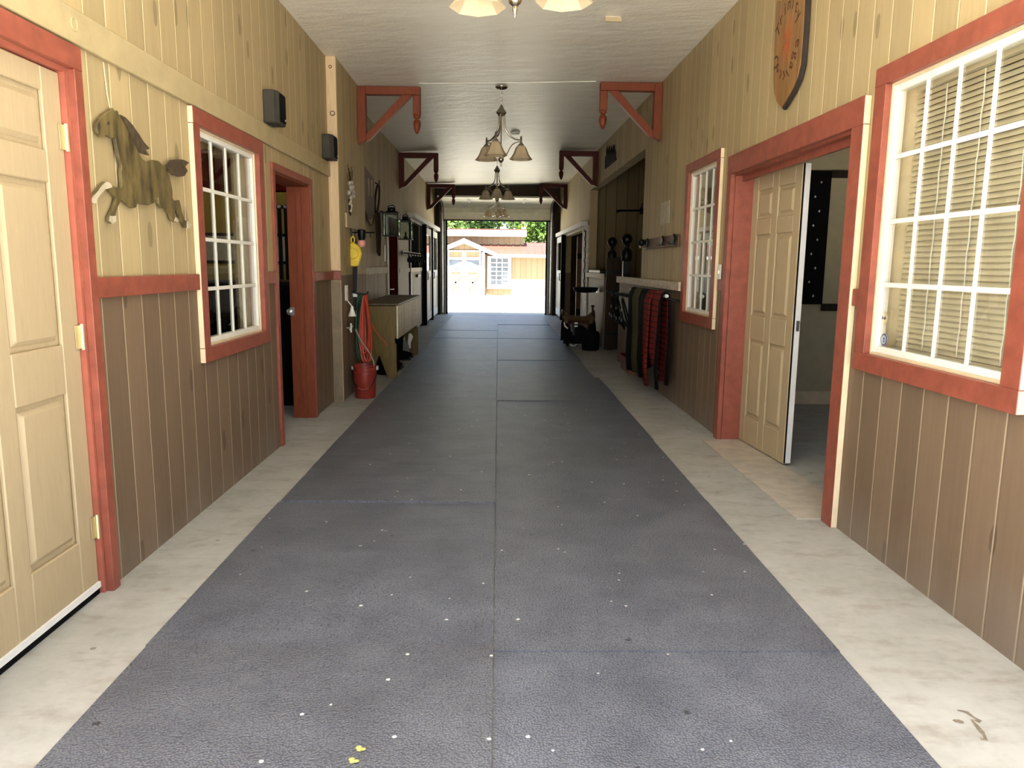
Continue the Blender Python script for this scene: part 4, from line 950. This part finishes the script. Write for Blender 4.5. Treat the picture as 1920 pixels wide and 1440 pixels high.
O('window_pane', MB(FR).box(.066, .07, y0+.14, y1-.14, 1.22, 1.92), m_glass_g, t)
O('handle', MB(FR).tube([(.09, y0+.06, .98), (.13, y0+.06, .98), (.13, y0+.06, 1.15), (.09, y0+.06, 1.15)], .012, 6), m_black, t)
O('stall_post', MB(FR).box(.002, .11, 18.6, 18.72, 0, 2.085), m_blackm, label='black post beside the white stall door on the right', cat='post', bevel=.004)
t = T('open_door', 'brown wooden door standing open in the right rear stall', 'door', (-.6, 17.6, 0), F=FR)
O('slab', MB(FR).box(-1.0, -.15, 17.5, 17.56, .02, 2.0), M('brown_door', (.14, .05, .018), .5, var=.25, stretch=(5, 5, .5)), t)
O('rail', MB(FR).box(-1.0, -.15, 17.48, 17.4995, 1.5, 1.62).box(-1.0, -.15, 17.48, 17.4995, .2, .35), m_walnut, t)

# ------------------------------------------------------------------ right room
t = T('tack_board', 'black padded board with studs on the wall behind the right doorway', 'board', (-.9, 7.3, .98), F=FR)
O('panel', MB(FR).box(-1.42, -.55, 7.30, 7.325, 1.0, 2.27), m_blackm, t, bevel=.006)
rnd = random.Random(4)
sdm = m_steel
for i in range(9):
    for j in range(3):
        y = 7.296; d = -1.32+j*.17+.05*(i % 2)
        O('stud', MB(FR).ball((d, y, 1.08+i*.135), (.009, .005, .012), 8, 6), sdm, t)
for z, lab in ((2.24, 'upper dark rail on the back wall of the right room'), (.97, 'lower dark rail on the back wall of the right room')):
    O('wall_rail', MB(FR).box(-2.4, -1.425, 7.31, 7.338, z-.035, z+.035), m_walnut, label=lab, cat='rail')
O('baseboard_right', MB(FR).box(-2.9, -.2, 7.32, 7.339, .001, .13), m_cream, label='beige baseboard in the right room', cat='baseboard', kind=ST)
O('beam', MB(FR).box(-2.9, -.3, 5.6, 5.75, 2.5, 2.68), M('pine_beam', (.42, .27, .08), .6), label='yellow pine beam inside the right room', cat='beam', kind=ST)
# left room
O('beam.001', MB().box(-4.5, -1.77, 7.45, 7.615, 2.03, 2.4), m_dred, label='maroon beam inside the dark left room', cat='beam', kind=ST)
t = T('whiteboard', 'pale board with black rim on the ochre wall of the left room', 'board', (-2.3, 7.6, 1.3))
O('panel', MB().box(-2.9, -1.9, 7.595, 7.612, 1.36, 1.6), m_paper, t)
O('rim', MB().box(-2.92, -1.88, 7.59, 7.614, 1.60, 1.63).box(-2.92, -1.88, 7.59, 7.614, 1.33, 1.36), m_black, t)
t = T('cabinet', 'low black cabinet inside the dark left room', 'cabinet', (-2.4, 7.3, 0))
O('body', MB().box(-3.2, -1.85, 7.0, 7.58, .06, 1.14), m_blackm, t, bevel=.004)
O('top', MB().box(-3.22, -1.84, 6.98, 7.585, 1.1405, 1.17), m_black, t)
for x in (-2.95, -2.3): O('door', MB().box(x-.2, x+.32, 6.985, 6.9995, .1, 1.1), m_blackm, t)
O('plinth', MB().box(-3.15, -1.9, 7.05, 7.55, 0.001, .0595), m_black, t)
t = T('hanging_straps', 'black straps with silver tops hanging in the left room', 'straps', (-2.05, 7.4, 1.2))
for k in range(3):
    O('strap', MB().box(-2.12+k*.06, -2.085+k*.06, 7.40, 7.41, 1.18, 1.86), m_black, t)
    O('ring', MB().ball((-2.10+k*.06, 7.40, 1.88), .022, 8, 6), m_steel, t)
O('rail', MB().box(-2.2, -1.9, 7.42, 7.44, 1.86, 1.89), m_walnut, t)
O('bracket', MB().box(-2.06, -2.03, 7.44, 7.615, 1.86, 1.89), m_walnut, t)

# ------------------------------------------------------------------ garage door
gt = T('garage_door', 'cream sectional garage door raised at the rear opening', 'garage door', (-.04, 20.3, 2.5))
def sect(pts, name):
    mb = MB(); (ya, za), (yb, zb) = pts; dy, dz = yb-ya, zb-za; L = math.hypot(dy, dz); ny, nz = -dz/L*.04, dy/L*.04
    mb.add([(x, y, z) for x in (-1.46, 1.38) for y, z in ((ya, za), (yb, zb), (yb-ny, zb-nz), (ya-ny, za-nz))], [(0, 1, 2, 3), (4, 7, 6, 5), (0, 4, 5, 1), (1, 5, 6, 2), (2, 6, 7, 3), (3, 7, 4, 0)])
    O(name, mb, m_garage, gt, bevel=.006)
arc = [(20.42, 2.52), (20.42, 2.70), (20.36, 2.82), (20.18, 2.91), (19.9, 2.95), (19.4, 2.97), (18.95, 2.98)]
for a, b_ in zip(arc, arc[1:]): sect((a, b_), 'panel')
O('bottom_seal', MB().box(-1.46, 1.38, 20.38, 20.46, 2.49, 2.519), m_blackm, gt)
for x in (-1.50, 1.42):
    O('track', MB().tube([(x, 20.44, .05), (x, 20.44, 2.7)] + [(x, y-.0, z+.02) for y, z in arc[2:]], .022, 6), m_steel, gt)
for x in (-.75, .65):
    hm = MB()
    for k in range(4): hm.box(x-.025, x+.025, 19.0+k*.3, 19.06+k*.3, 2.92, 2.945)
    O('hinge', hm, m_steel, gt)
jm = MB().box(-1.56, -1.42, 20.47, 20.549, 0, 2.75).box(1.33, 1.47, 20.47, 20.549, 0, 2.75)
O('trim_18', jm, M('grey_jamb', (.36, .34, .29), .6), label='grey jamb boards of the rear garage opening', cat='trim', kind=ST)
O('trim_19', MB().box(-1.42, -1.375, 20.56, 20.6, 0, 2.75).box(1.285, 1.33, 20.56, 20.6, 0, 2.75), m_blackm, label='black rubber seals down the rear opening', cat='seal', kind=ST)
wc = [(-1.62, -1.575), (1.50, 1.55)]
for i, (a, b_) in enumerate(wc):
    O('rear_post', MB().box(a-.04, b_, 20.30, 20.46, 0, 3.0), m_walnut, label='dark post %s of the rear garage opening' % ('left', 'right')[i], cat='post')

# ------------------------------------------------------------------ outside
bn = T('outbuilding', 'sunlit tan outbuilding with white trim and red roof across the yard', 'building', (0, 42, -.31))
O('wall', MB().box(-9, 9, 41, 41.1, -.31, 1.95), m_extan, bn)
O('wall', MB().box(-9, 1.40, 41.9, 42.0, 1.9, 2.95), m_extan, bn)
O('wall', MB().box(-9, 9, 47, 47.1, -.31, 2.2).box(-9, -8.9, 41.1, 47, -.31, 2.2).box(8.9, 9, 41.1, 47, -.31, 2.2).box(1.3, 1.4, 42.0, 46.5, 2.2, 2.95), m_extan, bn)
rf = MB().add([(-9.3, 40.6, 1.88), (9.3, 40.6, 1.88), (9.3, 42.2, 2.56), (-9.3, 42.2, 2.56), (-9.3, 40.6, 1.84), (9.3, 40.6, 1.84), (9.3, 42.2, 2.5), (-9.3, 42.2, 2.5)], [(0, 1, 2, 3), (4, 5, 6, 7), (0, 1, 5, 4), (1, 2, 6, 5), (2, 3, 7, 6), (3, 0, 4, 7)])
for k in range(47): 
    x = -9.2+k*.4; rf.add([(x-.02, 40.6, 1.9), (x+.02, 40.6, 1.9), (x+.02, 42.2, 2.58), (x-.02, 42.2, 2.58), (x-.02, 40.6, 1.93), (x+.02, 40.6, 1.93), (x+.02, 42.2, 2.61), (x-.02, 42.2, 2.61)], [(0, 1, 2, 3), (4, 5, 6, 7), (0, 1, 5, 4), (1, 2, 6, 5), (2, 3, 7, 6), (3, 0, 4, 7)])
O('roof', rf, m_redroof, bn)
O('roof', MB().add([(1.4, 42.2, 2.56), (9.3, 42.2, 2.56), (9.3, 47.3, 2.1), (1.4, 47.3, 2.1)], [(0, 1, 2, 3)]), m_redroof, bn)
O('roof', MB().box(-9.3, 1.5, 41.5, 47.3, 3.2, 3.26), m_redroof, bn)
O('fascia', MB().box(-9.3, 1.52, 41.5, 41.55, 2.86, 3.22), m_barnwhite, bn)
O('fascia', MB().box(.0, 9.3, 40.55, 40.60, 1.74, 1.90), m_barnwhite, bn)
gx, gz = -1.82, 2.70
O('gable_trim', MB().prism([(gx, gz), (gx+1.95, 1.86), (gx+1.95, 1.66), (gx, gz-.27), (gx-1.95, 1.66), (gx-1.95, 1.86)], 'xz', 40.15, 40.25), m_barnwhite, bn)
O('gable_wall', MB().prism([(gx-1.1, -.31), (gx+1.1, -.31), (gx+1.1, 1.95), (gx, 2.45), (gx-1.1, 1.95)], 'xz', 40.55, 40.65), m_extan, bn)
O('gable_roof', MB().add([(gx, 40.15, gz+.02), (gx+2.0, 40.15, 1.86), (gx+2.0, 41.2, 1.86), (gx, 42, gz+.02), (gx-2.0, 40.15, 1.86), (gx-2.0, 41.2, 1.86)], [(0, 1, 2, 3), (0, 3, 5, 4)]), m_redroof, bn)
O('corner_trim', MB().box(gx-1.1, gx-.93, 40.49, 40.55, -.31, 2.0).box(gx+.93, gx+1.1, 40.49, 40.55, -.31, 2.0), m_barnwhite, bn)
m_darkpane = M('dark_far_pane', (.10, .12, .15), .15, var=.3, vs=2)
for sgn in (-1, 1):
    xa, xb = (gx-.90, gx-.01) if sgn < 0 else (gx+.01, gx+.90)
    d = O('barn_door', MB().box(xa, xb, 40.50, 40.545, -.27, 2.08), m_extan, bn, label='white X-braced barn door leaf')
    fr = MB().box(xa, xa+.1, 40.46, 40.4995, -.27, 2.08).box(xb-.1, xb, 40.46, 40.4995, -.27, 2.08)
    for za, zb in ((-.27, -.15), (.92, 1.06), (1.58, 1.72), (2.0, 2.08)): fr.box(xa+.1, xb-.1, 40.46, 40.4995, za, zb)
    for p0, p1 in (((xa+.1, -.15), (xb-.1, .92)), ((xa+.1, .92), (xb-.1, -.15))):
        dx, dz = p1[0]-p0[0], p1[1]-p0[1]; L = math.hypot(dx, dz); nx, nz = -dz/L*.05, dx/L*.05
        fr.prism([(p0[0]+nx, p0[1]+nz), (p1[0]+nx, p1[1]+nz), (p1[0]-nx, p1[1]-nz), (p0[0]-nx, p0[1]-nz)], 'xz', 40.465, 40.485)
    O('frame', fr, m_barnwhite, d)
    O('pane', MB().box(xa+.1, xb-.1, 40.485, 40.4995, 1.06, 1.58), m_darkpane, d)
wn = O('window', MB().box(-.42, .53, 40.93, 40.999, .28, 1.72), m_darkpane, bn)
fr = MB().box(-.60, -.40, 40.88, 40.929, .05, 1.80).box(.51, .70, 40.88, 40.929, .05, 1.80).box(-.40, .51, 40.88, 40.929, .05, .30).box(-.40, .51, 40.88, 40.929, 1.68, 1.80)
for i in range(1, 3): fr.box(-.40+.91*i/3-.03, -.40+.91*i/3+.03, 40.90, 40.929, .30, 1.68)
for i in range(1, 6): fr.box(-.40, .51, 40.901, 40.9285, .30+1.38*i/6-.025, .30+1.38*i/6+.025)
O('frame', fr, m_barnwhite, wn)
# trees behind the outbuilding
def tree(x, y, h, r, m, label, seed):
    rnd = random.Random(seed)
    t = T('tree', label, 'tree', (x, y, -.31), 'trees behind the outbuilding')
    O('trunk', MB().tube([(x, y, -.31), (x+.1, y, h*.5), (x+.05, y+.1, h)], [.22, .16, .06], 8), m_bark2, t, smooth=True)
    mb = MB(); cl = []
    for _ in range(16):
        u = Vector((rnd.gauss(0, 1), rnd.gauss(0, 1), rnd.gauss(0, 1))).normalized()*r*rnd.uniform(.2, .6)
        cl.append((x+u.x, y+u.y, h+u.z, r*rnd.uniform(.30, .40)))
    for _ in range(2300):
        cx, cy, cz, cr = rnd.choice(cl)
        v = Vector((rnd.gauss(0, 1), rnd.gauss(0, 1), rnd.gauss(0, 1))).normalized()*cr*rnd.uniform(.75, 1.05)
        p = Vector((cx, cy, cz))+v; s = rnd.uniform(.07, .15)
        a = Vector((rnd.gauss(0, 1), rnd.gauss(0, 1), rnd.gauss(0, .6))).normalized(); b = a.cross(Vector((rnd.gauss(0, 1), rnd.gauss(0, 1), rnd.gauss(0, 1)))).normalized()
        mb.add([tuple(p+a*s*1.5), tuple(p+b*s*.7), tuple(p-a*s*1.5), tuple(p-b*s*.7)], [(0, 1, 2, 3)])
    O('crown', mb, m, t)
rowA = [(-9.2, 'left of the white fascia, front row'), (-5.0, 'over the left end of the white fascia, front row'), (-1.0, 'over the middle of the white fascia, front row'), (3.0, 'over the red roof, front row'), (7.0, 'right of the red roof, front row'), (11.2, 'far right of the yard, front row')]
rowB = [(-12.5, 'farthest left in the back row'), (-7.4, 'second in the back row'), (-2.9, 'behind the gable, back row'), (1.5, 'behind the right end of the white fascia, back row'), (6.0, 'behind the red roof, back row'), (10.6, 'farthest right in the back row')]
for i, (x, w) in enumerate(rowA): tree(x, 50+.3*(i % 2), 4.0+.3*(i % 3), 2.05, m_leaf1 if i % 2 else m_leaf2, 'bright green leafy tree ' + w, 20+i)
for i, (x, w) in enumerate(rowB): tree(x, 56, 4.9+.4*(i % 2), 2.4, m_leaf2 if i % 2 else m_leaf1, 'leafy green tree ' + w, 40+i)

# ------------------------------------------------------------------ small marks
cu_ = T('window_curtain', 'pale curtain panel hanging behind the narrow right window', 'curtain', (-.22, 6.5, 1.0), F=FR)
O('panel', MB(FR).sheet([[(-.22+.018*sin(k*1.3), 6.30+.028*k*(1-.25*abs(z-2.0)), z) for k in range(22)] for z in (1.02, 1.3, 1.6, 1.9, 2.12)]), M('pale_curtain', (.66, .60, .44), .8, var=.05), cu_, smooth=True, solid=.006)
O('rod', MB(FR).tube([(-.22, 6.2, 2.13), (-.22, 7.0, 2.13)], .010, 6), m_whiteblur, cu_)
def stain(pts, w):
    vs = []
    for i, p in enumerate(pts):
        a = Vector(pts[max(0, i-1)]); b = Vector(pts[min(len(pts)-1, i+1)]); d = (b-a).normalized(); n_ = Vector((-d.y, d.x))*w*(.6+.5*((i*7) % 3)/2)
        vs += [(p[0]+n_.x, p[1]+n_.y, .0008), (p[0]-n_.x, p[1]-n_.y, .0008)]
    return MB().add(vs, [(2*i, 2*i+1, 2*i+3, 2*i+2) for i in range(len(pts)-1)])
m_stain = M('brown_spill', (.20, .17, .125), .55, var=.2, vs=60)
O('stain', stain([(1.44, 2.108), (1.452, 2.104), (1.463, 2.098), (1.468, 2.072), (1.477, 2.053), (1.468, 2.05), (1.454, 2.059), (1.451, 2.035), (1.447, 2.0), (1.444, 1.986), (1.435, 1.963), (1.422, 1.968)], .007), m_stain, bpy.data.objects['floor'])
O('stain', stain([(1.395, 2.052), (1.403, 2.054), (1.412, 2.05), (1.422, 2.046)], .010), m_stain, bpy.data.objects['floor'])
for par, F_, pts in (('trim_2', FL, ((.0235, 2.985, 2.215),)),):
    for c_ in pts:
        O('knot_ring', MB(F_).tube([(c_[0], c_[1]+.02*cos(2*pi*k/18), c_[2]+.024*sin(2*pi*k/18)) for k in range(18)], .003, 5, closed=True), m_belt, bpy.data.objects[par])
for x, z, r in ((-1.555, 3.13, .012), (-1.545, 2.72, .02)):
    O('knot_ring', MB().tube([(x+r*cos(2*pi*k/16), 7.284, z+r*sin(2*pi*k/16)) for k in range(16)], .004, 5, closed=True), m_plaque, bpy.data.objects['trim_12'])
m_hay = M('yellow_hay', (.62, .50, .12), .8, var=.2, vs=60)
for n, (x, y, lab) in enumerate(((-.365, 1.895, 'yellow hay crumb on the near left mat, farther of two'), (-.375, 1.845, 'yellow hay crumb on the near left mat at the picture edge'))):
    mb = MB()
    for k in range(5): mb.ball((x+.008*cos(k*2.2), y+.006*sin(k*1.9), .021+.002*(k % 2)), (.008, .005, .0035), 7, 5)
    O('hay_crumb', mb, m_hay, label=lab, cat='crumb', group='hay crumbs on the mat')

# ------------------------------------------------------------------ light
W = bpy.data.worlds.new('World'); S.world = W; W.use_nodes = True
nt = W.node_tree; nt.nodes.clear()
sky = nt.nodes.new('ShaderNodeTexSky'); sky.sky_type = 'NISHITA'; sky.sun_disc = False
sky.sun_elevation = radians(60); sky.sun_rotation = radians(200); sky.air_density = 1.0; sky.dust_density = 2.0; sky.ozone_density = 1.0
bg = nt.nodes.new('ShaderNodeBackground'); bg.inputs[1].default_value = 0.38
ow = nt.nodes.new('ShaderNodeOutputWorld'); nt.links.new(sky.outputs[0], bg.inputs[0]); nt.links.new(bg.outputs[0], ow.inputs[0])
sl = bpy.data.lights.new('sun', 'SUN'); sl.energy = 30.0; sl.angle = radians(1.0); sl.color = (1, .97, .91)
so = bpy.data.objects.new('sun', sl); C.objects.link(so)
so.rotation_euler = Vector((.06, .36, -.93)).to_track_quat('-Z', 'Y').to_euler()

# ------------------------------------------------------------------ camera
pitch, yaw, roll = radians(-9.0515), radians(1.12117), radians(.625)
fwd = Vector((sin(yaw)*cos(pitch), cos(yaw)*cos(pitch), sin(pitch))); right = Vector((cos(yaw), -sin(yaw), 0)); up = right.cross(fwd)
r2 = right*cos(roll) + up*sin(roll); u2 = -right*sin(roll) + up*cos(roll)
cam = bpy.data.cameras.new('camera'); co = bpy.data.objects.new('camera', cam); C.objects.link(co)
m = Matrix.Identity(4)
for i in range(3): m[i][0], m[i][1], m[i][2] = r2[i], u2[i], -fwd[i]
m.translation = Vector((.0066, 0, 1.35)); co.matrix_world = m
cam.sensor_width = 36; cam.lens = 36*1403.77/1920; cam.clip_start = .05; cam.clip_end = 300
S.camera = co
# ------------------------------------------------------------------ view
S.view_settings.view_transform = 'Standard'; S.view_settings.look = 'None'; S.view_settings.gamma = 1.0
S.view_settings.use_curve_mapping = False; S.view_settings.exposure = 0.85
S.cycles.use_denoising = True
S.cycles.max_bounces = 14; S.cycles.diffuse_bounces = 8; S.cycles.glossy_bounces = 5; S.cycles.transparent_max_bounces = 12
S.cycles.sample_clamp_indirect = 25.0
S.cycles.caustics_reflective = False; S.cycles.caustics_refractive = False
